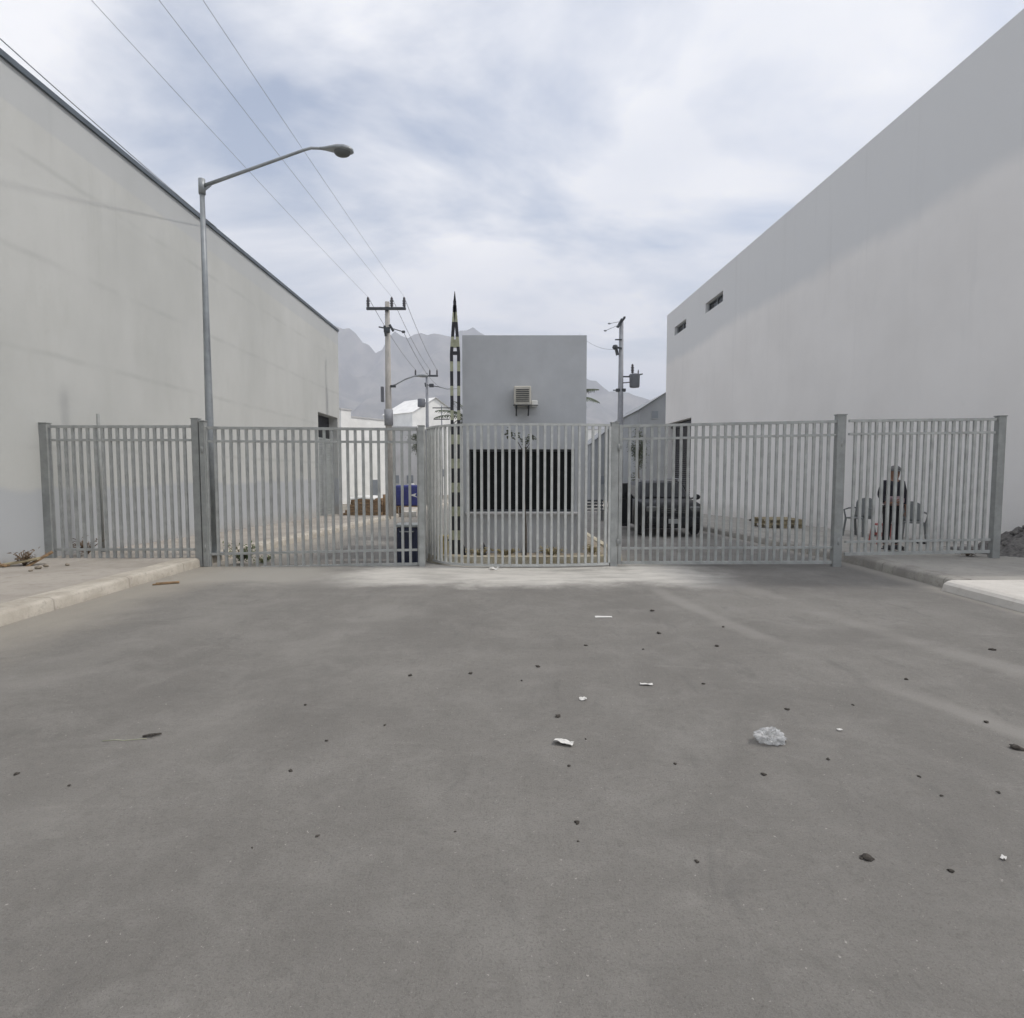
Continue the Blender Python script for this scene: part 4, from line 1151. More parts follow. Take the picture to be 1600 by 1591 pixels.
    for s in (-1, 1):
        for yy_ in (.82, 3.42):
            b = MB(); b.lathe((0, 0, 0), [(.21, -.10), (.31, -.10), (.335, -.07), (.335, .07), (.31, .10), (.21, .10)], 26)
            o = b.build('wheel', M_TYRE, root); o.rotation_euler = (0, R(90), 0); o.location = (s * .79, yy_, .335)
            b = MB(); b.lathe((0, 0, 0), [(0, .05), (.05, .06), (.06, .03), (.19, .02), (.215, .09), (.22, -.09), (0, -.09)], 20)
            o2 = b.build('rim', M_RIM, o)
            if s < 0: o2.rotation_euler = (R(180), 0, 0)
    # front door standing open on the passenger side (picture left)
    dr = bpy.data.objects.new
    b = MB(); b.box((-.42, 0, .66), (.84, .06, .78), bevel=.03); d_ = b.build('door', M_CAR, root); d_.location = (-.90, 1.42, .0); d_.rotation_euler = (0, 0, R(34))
    b = MB(); b.bar((-.06, 0, 1.04), (-.18, 0, 1.48), .04); b.bar((-.18, 0, 1.48), (-.74, 0, 1.46), .04); b.bar((-.80, 0, 1.04), (-.74, 0, 1.48), .045); b.build('door_frame', M_CAR, d_)
    b = MB(); b.quad((-.07, 0, 1.05), (-.79, 0, 1.05), (-.74, 0, 1.46), (-.18, 0, 1.46)); b.build('door_glass', M_GLASS, d_)
    b = MB(); b.box((-.66, -.04, .90), (.14, .03, .03), bevel=.008); b.build('handle', M_CHROME, d_)
    b = MB(); b.blob((-.24, -.12, 1.12), (.10, .07, .09), 2, 0); b.bar((-.22, 0, 1.06), (-.23, -.10, 1.08), .035); b.build('door_mirror', M_CAR, d_)
    return root
cp = PG(1047, 838)
car('black car parked facing us behind the right gate with its door standing open', (cp.x, cp.y - .35, h(cp.y)), R(-1.5))

# ================================================================== BEHIND THE LEFT GATE
# navy bin
g = P(638, 880, 10.35)
bn = thing('bin', 'dark navy square bin standing right behind the left gate', 'bin', (g.x, 10.42, h(10.42)))
b = MB(); b.box((0, 0, .34), (.37, .36, .66), bevel=.02); b.build('body', M_NAVY, bn)
b = MB(); b.box((0, 0, .70), (.42, .42, .05), bevel=.015); b.build('lid', M_SHUT, bn)
b = MB(); b.tube([(-.12, -.20, .60), (-.12, -.235, .60), (.12, -.235, .60), (.12, -.20, .60)], .012, 6); b.build('handle', M_GALV, bn)

# timber pile with white sheet
TD = 26.5
p0 = P(543, 802, TD); p1 = P(600, 802, TD)
zg = h(TD) + .15
tp = thing('timber_pile', 'low pile of brown timber beyond the left warehouse door', 'timber', ((p0.x + p1.x) / 2, TD, zg))
rr = random.Random(11); b = MB()
for lvl in range(6):
    for k in range(5):
        b.box((rr.uniform(-.06, .06) + lvl * .03, -.5 + k * .24 + rr.uniform(-.02, .02), .07 + lvl * .125), (1.65 - lvl * .09 + rr.uniform(-.15, .1), .20, .11), Matrix.Rotation(rr.uniform(-.05, .05), 3, 'Z'), bevel=.008)
b.build('planks', M_WOOD, tp)
b = MB()
gx = []
for i in range(15):
    row = []
    for j in range(9):
        x_ = -.62 + 1.2 * i / 14; y_ = -.62 + 1.15 * j / 8
        z_ = .80 + .06 * noise.noise(Vector((x_ * 3, y_ * 3, 1))) + .10 * max(0, 1 - abs(x_) * 1.6)
        if j == 0: z_ -= .10
        row.append(b.bm.verts.new((x_, y_, z_)))
    gx.append(row)
for i in range(14):
    for j in range(8):
        f = b.bm.faces.new((gx[i][j], gx[i + 1][j], gx[i + 1][j + 1], gx[i][j + 1])); f.smooth = True
o = b.build('sheet', M_SHEET, loc=((p0.x + p1.x) / 2, TD, zg)); tag(o, 'crumpled white sheet lying over the brown timber pile', 'sheet')
md = o.modifiers.new('thick', 'SOLIDIFY'); md.thickness = .02
g = P(602, 802, TD - .3)
b = MB(); b.tube([(0, 0, 0), (.01, 0, .5), (0, 0, .95)], [.12, .11, .10], 12); o = b.build('stump_post', M_WOOD, loc=(g.x, TD - .3, zg)); tag(o, 'short brown round post between the timber pile and the utility pole', 'post')

# blue tank on a wooden stand, two white buckets
BD2 = 28.0
g = P(640, 803, BD2); zg2 = PG(640, 803).z
bt0, bt1 = P(620, 790, BD2), P(659, 758, BD2)
zgr = h(BD2)
sd_ = thing('wooden_stand', 'rough wooden stand carrying the blue tank beyond the left gate', 'stand', ((bt0.x + bt1.x) / 2, BD2, zgr))
hs = bt0.z - zgr
b = MB()
for k in range(6): b.box((0, -.40 + k * .16, hs - .025), (1.25, .13, .045), bevel=.004)
b.build('top', M_WOOD, sd_)
for sx in (-1, 1):
    for sy in (-1, 1):
        b = MB(); b.bb((sx * .52 - .05, sy * .34 - .05, 0), (sx * .52 + .05, sy * .34 + .05, hs - .048)); b.build('leg', M_WOOD, sd_)
tk = thing('water_tank', 'bright blue plastic tank raised on the wooden stand', 'tank', ((bt0.x + bt1.x) / 2, BD2, bt0.z))
tw, th_ = bt1.x - bt0.x, bt1.z - bt0.z
b = MB(); b.box((0, 0, th_ / 2), (tw, .85, th_), bevel=.08); b.build('body', M_BLUE, tk)
b = MB()
for k in range(3): b.box((0, 0, th_ * (.25 + .25 * k)), (tw + .02, .87, .035), bevel=.01)
b.build('rib', M_BLUE, tk)
b = MB(); b.lathe((.1, 0, th_), [(.16, 0), (.16, .05), (.13, .07), (0, .075)], 16); b.build('cap', M_SHEET, tk)
b = MB(); b.poly([(.10, -.445, th_ * .52), (.42, -.445, th_ * .62), (.36, -.445, th_ * .50), (.50, -.445, th_ * .40)]); b.build('sticker', M_SHEET, tk)
for px_, lb in ((635, 'left one of two small white buckets below the blue tank'), (646, 'right one of two small white buckets below the blue tank')):
    q = P(px_, 803, BD2 - .75)
    b = MB(); b.lathe((0, 0, 0), [(0, 0), (.11, 0), (.135, .26), (.145, .27), (.145, .285), (.12, .285), (.10, .05), (0, .045)], 16)
    bk = b.build('bucket', M_SHEET, loc=(q.x, BD2 - .75, h(BD2) + .005)); tag(bk, lb, 'bucket', 'white buckets')

# ================================================================== RIGHT SIDE THINGS
def pallet(label, loc, rz):
    root = thing('pallet', label, 'pallet', loc, rz, 'stacked wooden pallets')
    b = MB()
    for k in range(7): b.box((0, -.5 + k * .166, .132), (1.1, .10, .02), bevel=.002)
    for k in range(3): b.box((0, -.5 + k * .5, .01), (1.1, .10, .02), bevel=.002)
    b.build('deck', M_PALLET, root)
    b = MB()
    for x_ in (-.48, 0, .48):
        for y_ in (-.48, 0, .48): b.box((x_, y_, .071), (.13, .10, .10), bevel=.004)
    b.build('blocks', M_PALLET, root)
    return root
g = PG(1226, 826, .15)
pallet('tan wooden pallet at the bottom of the small stack on the right pavement', (g.x, g.y + .55, h(g.y + .5) + .15), R(2))
pallet('tan wooden pallet on top of the small stack on the right pavement', (g.x + .02, g.y + .53, h(g.y + .5) + .295), R(-3))
g = PG(1176, 816, .15)
b = MB(); b.blob((0, 0, .05), (.14, .09, .09), 2, .5, 2, 3, True); b.blob((.15, .03, .03), (.07, .05, .05), 2, .5, 2, 5, True)
o = b.build('rubble_lump', M_CLOD, loc=g); tag(o, 'dark lump of rubble left of the pallet stack', 'rubble')

# dirt and rubble heap at the right edge
g = Vector((9.95, 10.6, .15))
b = MB(); rr = random.Random(4); gx = []
for i in range(41):
    row = []
    for j in range(33):
        u, v = -1.25 + 2.5 * i / 40, -1 + 2 * j / 32
        r_ = math.hypot(u / 1.2, v)
        z_ = .62 * max(0, 1 - r_) ** .8 if r_ < 1 else 0
        z_ += (.10 * noise.noise(Vector((u * 4, v * 4, 3))) + .05 * noise.noise(Vector((u * 12, v * 12, 5)))) * (1 if r_ < .95 else 0)
        row.append(b.bm.verts.new((u, v, max(-.01, z_) - .005)))
    gx.append(row)
for i in range(40):
    for j in range(32): b.bm.faces.new((gx[i][j], gx[i + 1][j], gx[i + 1][j + 1], gx[i][j + 1]))
hp = thing('rubble_heap', 'dark heap of dirt and rubble beyond the rightmost fence post', 'heap', g)
b.build('mound', M_GRAVEL, hp)
b = MB()
for i in range(130):
    a_ = rr.uniform(0, 2 * PI); r_ = rr.uniform(.2, 1.25); u, v = r_ * 1.1 * math.cos(a_), r_ * .95 * math.sin(a_)
    if v > .3: continue
    s_ = rr.uniform(.02, .07); zc = .62 * max(0, 1 - math.hypot(u / 1.2, v)) ** .8
    b.blob((u, v, zc + s_ * .3), (s_, s_ * .8, s_ * .7), 1, .5, 2, i)
o = b.build('stones', M_GRAVEL, hp, smooth=False); o['kind'] = 'stuff'

# plank debris at the left edge
g = PG(20, 885, .15)
dbr = [((0, 0, .05), (.75, .11, .03), (8, -10, 12), 'weathered plank end sticking up from the scrap at the left edge'),
       ((-.30, -.05, .04), (.6, .09, .03), (2, 3, -8), 'flat plank lying in the scrap at the left edge'),
       ((.32, .12, .09), (.42, .10, .03), (5, -32, 40), 'short plank leaning in the scrap at the left edge')]
for c_, s_, r_, lb in dbr:
    b = MB(); b.box((0, 0, 0), s_, bevel=.004)
    b.tube([(s_[0] * .3, 0, .01), (s_[0] * .3, 0, .05)], .004, 5)
    o = b.build('scrap_plank', M_WOOD if s_[0] < .7 else M_PALLET, loc=g + Vector(c_)); o.rotation_euler = tuple(R(a) for a in r_)
    tag(o, lb, 'plank', 'scrap planks by the left wall')
g2 = PG(38, 884, .15)
bushy('dry_brush', 'brown dry brush tangled in the scrap planks at the left edge', 'brush', (g2.x, g2.y, .15), .22, .2, .24, 120, M_DRY, .06, 15, 20)
for i, (px_, py_, s_, lb) in enumerate(((60, 889, .05, 'largest of the brown stones beside the scrap planks'), (72, 886, .04, 'brown stone just right of the largest one by the scrap planks'), (105, 884, .035, 'lone brown stone closest to the far left fence post'), (48, 893, .03, 'smallest brown stone, nearest the kerb below the scrap planks'))):
    g = PG(px_, py_, .15); b = MB(); b.blob((0, 0, s_ * .4), (s_, s_ * .8, s_ * .6), 2, .5, 2, i)
    o = b.build('stone', M_DIRT, loc=g); tag(o, lb, 'stone', 'stones near the scrap planks')

def mono_chair(label, loc, rz, m=M_CHAIR, s=1.0):
    root = thing('plastic_chair', label, 'chair', loc, rz, 'plastic chairs by the right wall'); root.scale = (s, s, s)
    b = MB(); b.box((0, 0, .43), (.44, .42, .03), bevel=.012); b.build('seat', m, root)
    b = MB()
    cols = []
    for i in range(9):
        u = -1 + 2 * i / 8; row = []
        for j in range(9):
            v = j / 8; wd = .20 + .02 * v - .05 * max(0, v - .75) * 4
            row.append(b.bm.verts.new((u * wd, .20 + .12 * v - .05 * (u * u), .44 + .46 * v - .05 * u * u * (v > .9))))
        cols.append(row)
    for i in range(8):
        for j in range(8):
            f = b.bm.faces.new((cols[i][j], cols[i + 1][j], cols[i + 1][j + 1], cols[i][j + 1])); f.smooth = True
    o = b.build('backrest', m, root); md = o.modifiers.new('t', 'SOLIDIFY'); md.thickness = .018
    for sx in (-1, 1):
        b = MB(); b.bar((sx * .20, -.18, .42), (sx * .24, -.22, 0), .05, .035); b.build('leg', m, root)
        b = MB(); b.bar((sx * .20, .18, .42), (sx * .23, .28, 0), .05, .035); b.build('leg', m, root)
        b = MB(); b.tube([(sx * .215, -.17, .43), (sx * .25, -.18, .62), (sx * .25, .0, .65), (sx * .20, .24, .66)], .018, 7); b.build('armrest', m, root)
    return root
g = PG(1341, 838, .15)
mono_chair('grey plastic chair turned to the left, just right of the thick fence post', (g.x, g.y, g.z), R(-62), s=1.08)
g = PG(1424, 836, .15)
mono_chair('grey plastic chair against the wall right of the standing person', (9.28, 13.3, h(13.3) + .15), R(-25))
g = PG(1376, 850, .15)
rs = thing('red_stool', 'faded red plastic stool behind the standing person', 'stool', (g.x, g.y, g.z))
b = MB(); b.box((0, 0, .43), (.30, .28, .035), bevel=.012); b.build('seat', M_RED, rs)
for sx in (-1, 1):
    for sy in (-1, 1):
        b = MB(); b.bar((sx * .12, sy * .11, .42), (sx * .16, sy * .15, 0), .045, .04); b.build('leg', M_RED, rs)
b = MB(); b.bb((-.13, -.14, .18), (.13, -.125, .24)); b.bb((-.13, .125, .18), (.13, .14, .24)); b.build('brace', M_RED, rs)
g = PG(1442, 850, .15)
b = MB(); b.box((0, 0, .03), (.22, .14, .05), Matrix.Rotation(.3, 3, 'Z'), bevel=.015); b.box((.0, -.01, .07), (.10, .08, .03), bevel=.01)
o = b.build('dark_box', M_BLACK, loc=g); tag(o, 'small dark flat case on the ground right of the grey chair', 'case')

# ================================================================== PERSON
def skin_obj(name, m, parent, verts, edges, radii, root=0, lvl=2, smooth=True):
    me = bpy.data.meshes.new(name); me.from_pydata(verts, edges, []); me.materials.append(m)
    o = bpy.data.objects.new(name, me); COL.objects.link(o); o.parent = parent
    md = o.modifiers.new('skin', 'SKIN'); md.use_smooth_shade = smooth
    if not me.skin_vertices: pass
    for i, r_ in enumerate(radii):
        sv = me.skin_vertices[0].data[i]
        sv.radius = r_ if isinstance(r_, tuple) else (r_, r_)
        sv.use_root = (i == root)
    ss_ = o.modifiers.new('sub', 'SUBSURF'); ss_.levels = lvl; ss_.render_levels = lvl
    return o

g = PG(1392, 861, .15)
ps = thing('person', 'person in dark jacket, black trousers and grey cap standing behind the right fence', 'person', (g.x, g.y + .02, .15), R(4))
S = 1.58 / 1.72
def V(*a): return tuple(q * S for q in a)
# body: pelvis, spine, neck, head, arms and legs in one skin
vb = [V(0, 0, .93), V(0, 0, 1.10), V(0, -.01, 1.30), V(0, -.01, 1.42), V(0, -.02, 1.50), V(0, -.04, 1.575), V(0, -.05, 1.70),
      V(-.16, 0, 1.40), V(-.245, .02, 1.14), V(-.20, -.13, .97), V(-.10, -.20, 1.00),
      V(.16, 0, 1.40), V(.255, .02, 1.14), V(.27, -.04, .90), V(.265, -.07, .80),
      V(-.09, 0, .88), V(-.10, -.01, .50), V(-.105, .02, .09), V(-.115, -.10, .045),
      V(.09, 0, .88), V(.105, -.01, .50), V(.115, .02, .09), V(.13, -.10, .045)]
eb = [(0, 1), (1, 2), (2, 3), (3, 4), (4, 5), (5, 6), (3, 7), (7, 8), (8, 9), (9, 10), (3, 11), (11, 12), (12, 13), (13, 14), (0, 15), (15, 16), (16, 17), (17, 18), (0, 19), (19, 20), (20, 21), (21, 22)]
rb_ = [(.13, .10), (.125, .09), (.15, .10), (.10, .08), (.06, .06), (.100, .108), (.098, .108), .055, .042, .033, .028, .055, .042, .033, .028, .085, .055, .04, .035, .085, .055, .04, .035]
rb_ = [tuple(q * S for q in r_) if isinstance(r_, tuple) else r_ * S for r_ in rb_]
body = skin_obj('body', M_SKIN, ps, vb, eb, rb_)
# jacket
vj = [V(0, 0, .96), V(0, 0, 1.12), V(0, -.01, 1.30), V(0, -.01, 1.44), V(-.17, 0, 1.40), V(-.255, .02, 1.15), V(-.215, -.10, 1.0), V(.17, 0, 1.40), V(.265, .02, 1.15), V(.275, -.03, .93)]
ej = [(0, 1), (1, 2), (2, 3), (3, 4), (4, 5), (5, 6), (3, 7), (7, 8), (8, 9)]
rj = [(.178, .135), (.178, .13), (.20, .14), (.125, .10), .092, .074, .058, .092, .074, .058]
skin_obj('jacket', M_SHIRT, ps, vj, ej, [tuple(q * S for q in r_) if isinstance(r_, tuple) else r_ * S for r_ in rj])
vt = [V(0, 0, .95), V(-.09, 0, .86), V(-.105, -.01, .50), V(-.108, .015, .10), V(.09, 0, .86), V(.11, -.01, .50), V(.118, .015, .10)]
et = [(0, 1), (1, 2), (2, 3), (0, 4), (4, 5), (5, 6)]
rt = [(.15, .115), .108, .078, .068, .108, .078, .068]
skin_obj('trousers', M_TROUS, ps, vt, et, [tuple(q * S for q in r_) if isinstance(r_, tuple) else r_ * S for r_ in rt])
for s in (-1, 1):
    b = MB(); b.blob((s * .118 * S, -.075, .05), (.052, .135, .05), 3, .05, 1, 1, False); b.box((s * .118 * S, -.075, .012), (.09, .255, .024), bevel=.01); b.build('shoe', M_SHOE, ps)
# waist pouch / band
b = MB(); b.lathe((0, 0, .985 * S), [(.172 * S * 1.02, -.03), (.184 * S * 1.02, .02), (.190 * S * 1.02, .10), (.180 * S * 1.02, .13)], 24, 1, .80); b.box((.0, -.152, 1.04 * S), (.24, .05, .10), bevel=.02); b.build('waist_pouch', M_BELT, ps)
# cap, face, hands
hz = 1.62 * S; hy = -.045 * S
b = MB(); b.lathe((0, hy, hz + .030), [(.098, 0), (.098, .035), (.085, .075), (.05, .10), (0, .108)], 20, .92, 1.08)
b.box((0, hy - .125, hz + .036), (.13, .11, .012), Matrix.Rotation(.18, 3, 'X'), bevel=.005); b.build('cap', M_CAPG, ps)
b = MB()
b.blob((0, hy - .100, hz - .012), (.013, .020, .024), 2, 0)
for s in (-1, 1): b.blob((s * .082, hy + .01, hz - .005), (.012, .02, .03), 2, 0)
b.build('nose_and_ears', M_SKIN, ps)
b = MB()
for s in (-1, 1): b.blob((s * .030, hy - .082, hz + .012), (.013, .008, .007), 2, 0)
b.box((0, hy - .086, hz - .052), (.045, .008, .007), bevel=.002)
b.build('eyes_and_mouth', M_BLACK, ps)
def hand(c, d, side):
    c = Vector(c); d = Vector(d).normalized(); sx = Vector((1, 0, 0)) if abs(d.x) < .7 else Vector((0, 0, 1))
    nrm = d.cross(sx).normalized(); sx = nrm.cross(d).normalized()
    vs = [c, c + d * .045]; es = [(0, 1)]; rs_ = [(.022, .014), (.032, .013)]
    for k, (off, ln) in enumerate(((-.026, .060), (-.009, .070), (.009, .066), (.026, .052))):
        a_ = len(vs)
        vs += [c + d * .08 + sx * off, c + d * (.08 + ln * .55) + sx * off - nrm * .010 * side, c + d * (.08 + ln * .85) + sx * off - nrm * .03 * side]
        es += [(1, a_), (a_, a_ + 1), (a_ + 1, a_ + 2)]; rs_ += [.0095, .0085, .0075]
    a_ = len(vs); vs += [c + d * .03 + sx * .035 * side, c + d * .06 + sx * .055 * side, c + d * .085 + sx * .056 * side]
    es += [(0, a_), (a_, a_ + 1), (a_ + 1, a_ + 2)]; rs_ += [.011, .010, .008]
    skin_obj('hand', M_SKIN, ps, [tuple(v) for v in vs], es, rs_, 0, 1)
hand(V(.265, -.07, .80), (0, -.15, -1), -1)
hand(V(-.10, -.20, 1.00), (1, -.15, .05), 1)

# ================================================================== FAR BUILDINGS
M_FARW = mat('far_window_grey', (0.20, 0.22, 0.24), 0.3, var=0.1, scale=1)
def house(label, x0, x1, D, z1, m, yaw=0, dep=8, roof='flat', rz=0, wins=(), cat='building', name='building', group='far buildings', mr=None):
    """box from x0..x1 with windows; origin at the front middle"""
    zg_ = h(D) - .2
    xm_ = (x0 + x1) / 2; hw_ = (x1 - x0) / 2 / math.cos(yaw); x0, x1 = xm_ - hw_, xm_ + hw_
    root = thing(name, label, cat, ((x0 + x1) / 2, D, zg_), yaw)
    W = x1 - x0; H = z1 - zg_
    b = MB(); b.bb((-W / 2, 0, 0), (W / 2, dep, H))
    if roof == 'gable':
        b.poly([(-W / 2, 0, H), (W / 2, 0, H), (rz[0] * W / 2, 0, H + rz[1])]); b.poly([(-W / 2, dep, H), (W / 2, dep, H), (rz[0] * W / 2, dep, H + rz[1])])
    b.build('wall', m, root)
    b = MB()
    if roof == 'gable':
        a_ = (rz[0] * W / 2, -.25, H + rz[1] + .04); a2 = (rz[0] * W / 2, dep + .2, H + rz[1] + .04)
        for s in (-1, 1):
            b.quad((s * (W / 2 + .15), -.25, H - .05), a_, a2, (s * (W / 2 + .15), dep + .2, H - .05))
    else:
        b.bb((-W / 2 - .06, -.06, H), (W / 2 + .06, dep + .06, H + .14))
    b.build('roof', mr or M_PALEG, root)
    for (wx, wz, ww, wh) in wins:
        b = MB(); b.bb((wx - ww / 2, -.03, wz - wh / 2), (wx + ww / 2, .02, wz + wh / 2)); wo = b.build('window', M_FARW, root)
        b = MB(); b.bb((wx - ww / 2 - .06, -.05, wz - wh / 2 - .07), (wx + ww / 2 + .06, .01, wz - wh / 2 - .002)); b.build('sill', m, wo)
    return root
Xd = lambda px, D: P(px, 760, D).x
Zd = lambda py, D: P(800, py, D).z
house('grey gabled building beyond the right warehouse with one small square window', Xd(998, 46), Xd(1056, 46) + 2, 46, Zd(640, 46), M_GREYB, 0, 14, 'gable', (-.15, 1.35), [(-1.28, Zd(648, 46) - h(46) + .2, .5, .55)], mr=M_GREYB)
house('low grey house with a sloping roof left of the slender dark tree', Xd(922, 62), Xd(996, 62), 62, Zd(694, 62), M_GREYB, 0, 10, 'gable', (.1, 2.3), [(-1.2, 2.4, .9, .9), (1.0, 2.4, .9, .9)], mr=M_GREYB)
house('narrow tall white house just beyond the left warehouse corner', Xd(537, 52), Xd(548, 52), 52, Zd(641, 52), M_WHITE, R(55), 5, wins=[])
house('long white flat-roofed house beyond the left gate', Xd(548, 56), Xd(604, 56), 56, Zd(655, 56), M_WHITE, R(55), 5, wins=[(.9, 1.4, 1.2, 2.0)])
house('white gabled house behind the thin far utility pole', Xd(652, 78), Xd(716, 78), 78, Zd(648, 78), M_WHITE, R(50), 6, 'gable', (-.1, 2.2), [(-1.3, 3.2, .8, 1.0), (1.2, 3.2, .8, 1.0)], mr=M_WHITE)
house('pale grey low house between the two left utility poles', Xd(606, 70), Xd(652, 70), 70, Zd(668, 70), M_PALEG, R(10), 7, wins=[(-.8, 2.4, .8, 1.0), (.9, 2.4, .8, 1.0)])
house('pale house farthest back between the gabled white house and the hut', Xd(690, 96), Xd(760, 96), 96, Zd(664, 96), M_PALEG, 0, 8, wins=[(-2, 3, 1, 1), (.5, 3, 1, 1)])
house('white low house seen just right of the guard hut', Xd(905, 84), Xd(962, 84), 84, Zd(672, 84), M_WHITE, R(8), 8, wins=[(-1.2, 3.0, 1, 1), (1.4, 3.0, 1, 1)])
house('pale boundary building closing the far end of the street', Xd(690, 120), Xd(1010, 120), 120, Zd(702, 120), M_PALEG, 0, 6, wins=[(-8 + 3.2 * k, 3.0, 1.1, 1.2) for k in range(6)])
# metal bench beyond the hut
g = P(928, 792, 24)
bch = thing('bench', 'dark slatted bench on the island right of the guard hut', 'bench', (g.x, 24.0, h(24) + .13) if g.x < 2 else (g.x, 24, h(24)))
b = MB()
for k in range(4): b.box((0, -.15 + k * .11, .46), (.85, .08, .03), bevel=.005)
b.build('seat', M_DARKMET, bch)
b = MB()
for k in range(3): b.box((0, .24, .58 + k * .13), (.85, .03, .08), bevel=.005)
b.build('backrest', M_DARKMET, bch)
for s in (-1, 1):
    b = MB(); b.bar((s * .36, -.14, .45), (s * .36, -.16, 0), .04); b.bar((s * .36, .2, .45), (s * .36, .22, 0), .04); b.bar((s * .36, .22, .42), (s * .36, .25, .9), .04); b.build('leg', M_DARKMET, bch)

# ================================================================== LITTER
def clod(px, py, s, seed, label=None, group='dirt clods on the asphalt'):
    g_ = PG(px, py, 0)
    b = MB(); b.blob((0, 0, s * .30), (s * 1.15, s * .9, s * .5), 2, .9, 1.6, seed)
    if s > .018: b.blob((s * 1.2, s * .2, s * .12), (s * .5, s * .35, s * .22), 1, .7, 2, seed + 2)
    o = b.build('dirt_clod', M_CLOD, loc=g_); o.rotation_euler = (0, 0, seed * 1.3)
    return tag(o, label or 'small dark dirt clod lying on the open asphalt', 'dirt clod', group)
cl = [(26, 1210, 10), (108, 1228, 7), (641, 1056, 8), (477, 1102, 7), (510, 1158, 7), (601, 1134, 6), (454, 1205, 9), (496, 1307, 8), (394, 1325, 5),
      (1019, 955, 8), (1029, 990, 9), (915, 1009, 7), (1005, 1015, 5), (1120, 1010, 8), (1130, 980, 6), (840, 1042, 9), (735, 1053, 8), (815, 1064, 5), (1099, 1069, 7),
      (872, 1120, 12), (915, 1155, 5), (889, 1197, 7), (1055, 1194, 7), (1230, 1109, 8), (902, 1286, 11), (903, 1315, 6), (711, 1300, 5), (1089, 1347, 9), (1193, 1211, 10),
      (1416, 1062, 8), (1551, 1016, 10), (1541, 1129, 9), (1436, 1214, 7), (1471, 1244, 7), (1560, 1239, 8), (1486, 1362, 11), (1294, 1187, 8), (1333, 1102, 6)]
MARK = {'the dark twig': (236, 1152), 'the crumpled white strip': (881, 1162), 'the tiny white scrap': (911, 1093), 'the narrow paper strip': (1010, 1070),
        'the white smear': (943, 964), 'the clear plastic bag': (1203, 1150), 'the largest clod': (1355, 1342), 'the clod at the right edge': (1588, 1170)}
used = {}
def clod_label(px, py, wd):
    opts = []
    for nm, (mx_, my_) in MARK.items():
        dx_, dy_ = px - mx_, (py - my_) * 1.6
        dd = math.hypot(dx_, dy_)
        near = 'just ' if dd < 70 else ('' if dd < 190 else 'well ')
        if abs(dx_) > 2.2 * abs(dy_): dr = 'left of' if dx_ < 0 else 'right of'
        elif abs(dy_) > 2.2 * abs(dx_): dr = 'beyond' if dy_ < 0 else 'below'
        else: dr = ('beyond and ' if dy_ < 0 else 'below and ') + ('left of' if dx_ < 0 else 'right of')
        opts.append((dd, near + dr + ' ' + nm))
    opts.sort()
    size = 'tiny' if wd <= 6 else ('small' if wd <= 8 else 'medium')
    for _, ph in opts:
        lb = '%s dark dirt clod %s' % (size, ph)
        if ph not in used: used[ph] = 1; return lb
    return lb
for i, (px_, py_, w_) in enumerate(cl):
    D_ = PG(px_, py_).y
    clod(px_, py_, w_ / F * D_ * .36, i + 1, clod_label(px_, py_, w_))
for px_, py_, w_, lb in ((1355, 1342, 18, 'largest dark dirt clod on the asphalt, in the lower right foreground'), (1588, 1170, 18, 'broad dark dirt clod at the right edge of the asphalt')):
    D_ = PG(px_, py_).y; clod(px_, py_, w_ / F * D_ * .42, 77 + w_ + px_ % 7, lb)

def paper(px, py, w_, d_, hgt, seed, rz, label, m=M_PAPER, name='paper_scrap', cat='litter'):
    g_ = PG(px, py, .004); b = MB(); rows_ = []
    for i in range(11):
        row = []
        for j in range(7):
            u, v = -1 + 2 * i / 10, -1 + 2 * j / 6
            z_ = hgt * (.35 + .65 * noise.noise(Vector((u * 1.5, v * 1.5, seed * 2.3)))) + hgt * .4 * abs(noise.noise(Vector((u * 4, v * 4, seed))))
            row.append(b.bm.verts.new((u * w_ / 2 * (1 + .1 * noise.noise(Vector((v * 3, seed, 0)))), v * d_ / 2, max(.001, z_))))
        rows_.append(row)
    for i in range(10):
        for j in range(6): b.bm.faces.new((rows_[i][j], rows_[i + 1][j], rows_[i + 1][j + 1], rows_[i][j + 1]))
    o = b.build(name, m, loc=g_); o.rotation_euler = (0, 0, rz)
    md = o.modifiers.new('t', 'SOLIDIFY'); md.thickness = .002
    return tag(o, label, cat)
paper(881, 1162, .115, .05, .028, 1, -.35, 'crumpled strip of white paper near the middle of the asphalt')
paper(911, 1093, .05, .035, .02, 2, .2, 'tiny white paper scrap behind the crumpled strip')
paper(1010, 1070, .095, .03, .014, 3, -.05, 'narrow off-white paper strip right of the tiny scrap')
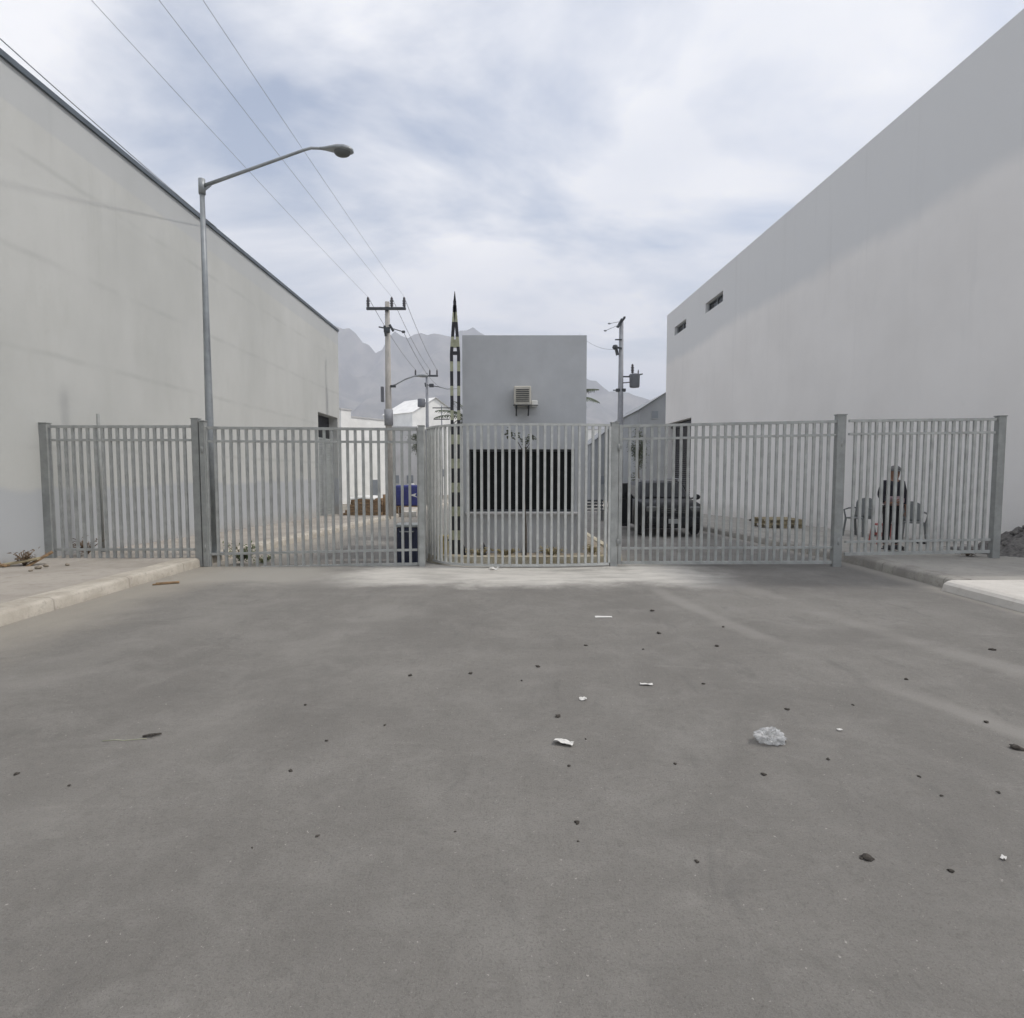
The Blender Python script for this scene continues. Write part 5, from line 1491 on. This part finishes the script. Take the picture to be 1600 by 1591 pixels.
paper(772, 890, .14, .09, .06, 4, .2, 'white wad of paper at the foot of the bowed middle fence')
paper(943, 964, .19, .07, .006, 5, .0, 'flat white smear of paper on the asphalt before the island')
paper(1568, 1341, .03, .018, .012, 6, .7, 'tiny white fleck of paper at the lower right')
paper(1312, 1141, .03, .02, .010, 7, .2, 'tiny pale scrap right of the clear plastic bag')
# clear plastic bag
g_ = PG(1203, 1160, .0)
b = MB()
r = bmesh.ops.create_icosphere(b.bm, subdivisions=5, radius=1)
for v in r['verts']:
    p = v.co.copy(); k = 1 + .55 * noise.noise(p * 2.1 + Vector((4, 1, 2))) + .34 * abs(noise.noise(p * 4.5)) - .25 * abs(noise.noise(p * 9)) + .12 * noise.noise(p * 17)
    p = Vector((p.x * .074, p.y * .052, p.z * .046)) * k
    p.z = max(-.030, p.z); v.co = p + Vector((0, 0, .032))
for f in b.bm.faces: f.smooth = False
bg = b.build('plastic_bag', M_BAG, loc=g_); tag(bg, 'crumpled clear plastic bag lying on the right half of the asphalt', 'plastic bag')
clod(1224, 1160, .016, 91, 'dark dirt clod touching the right end of the clear plastic bag')
# twig and string
g_ = PG(236, 1152)
b = MB(); b.tube([(-.045, -.01, .010), (0, .005, .013), (.05, .025, .012)], [.006, .009, .005], 7); b.tube([(0, .005, .012), (.02, -.02, .012)], [.004, .002], 5)
o = b.build('twig', M_CLOD, loc=g_); tag(o, 'short dark twig at the left of the asphalt', 'twig')
g_ = PG(195, 1158)
b = MB(); b.tube([(-.13, -.01, .005), (-.06, .006, .005), (0, -.004, .005), (.07, .012, .006), (.12, .02, .006)], .002, 6)
o = b.build('string', M_CREAM, loc=g_); tag(o, 'pale length of string beside the dark twig', 'string')
g_ = PG(262, 913)
b = MB(); b.box((0, 0, .02), (.30, .045, .03), Matrix.Rotation(.45, 3, 'Z'), bevel=.006); b.box((-.12, -.07, .012), (.10, .04, .02), Matrix.Rotation(.5, 3, 'Z'), bevel=.005)
o = b.build('wood_scrap', M_WOOD, loc=g_); tag(o, 'dark splinter of wood lying against the left kerb', 'wood scrap')
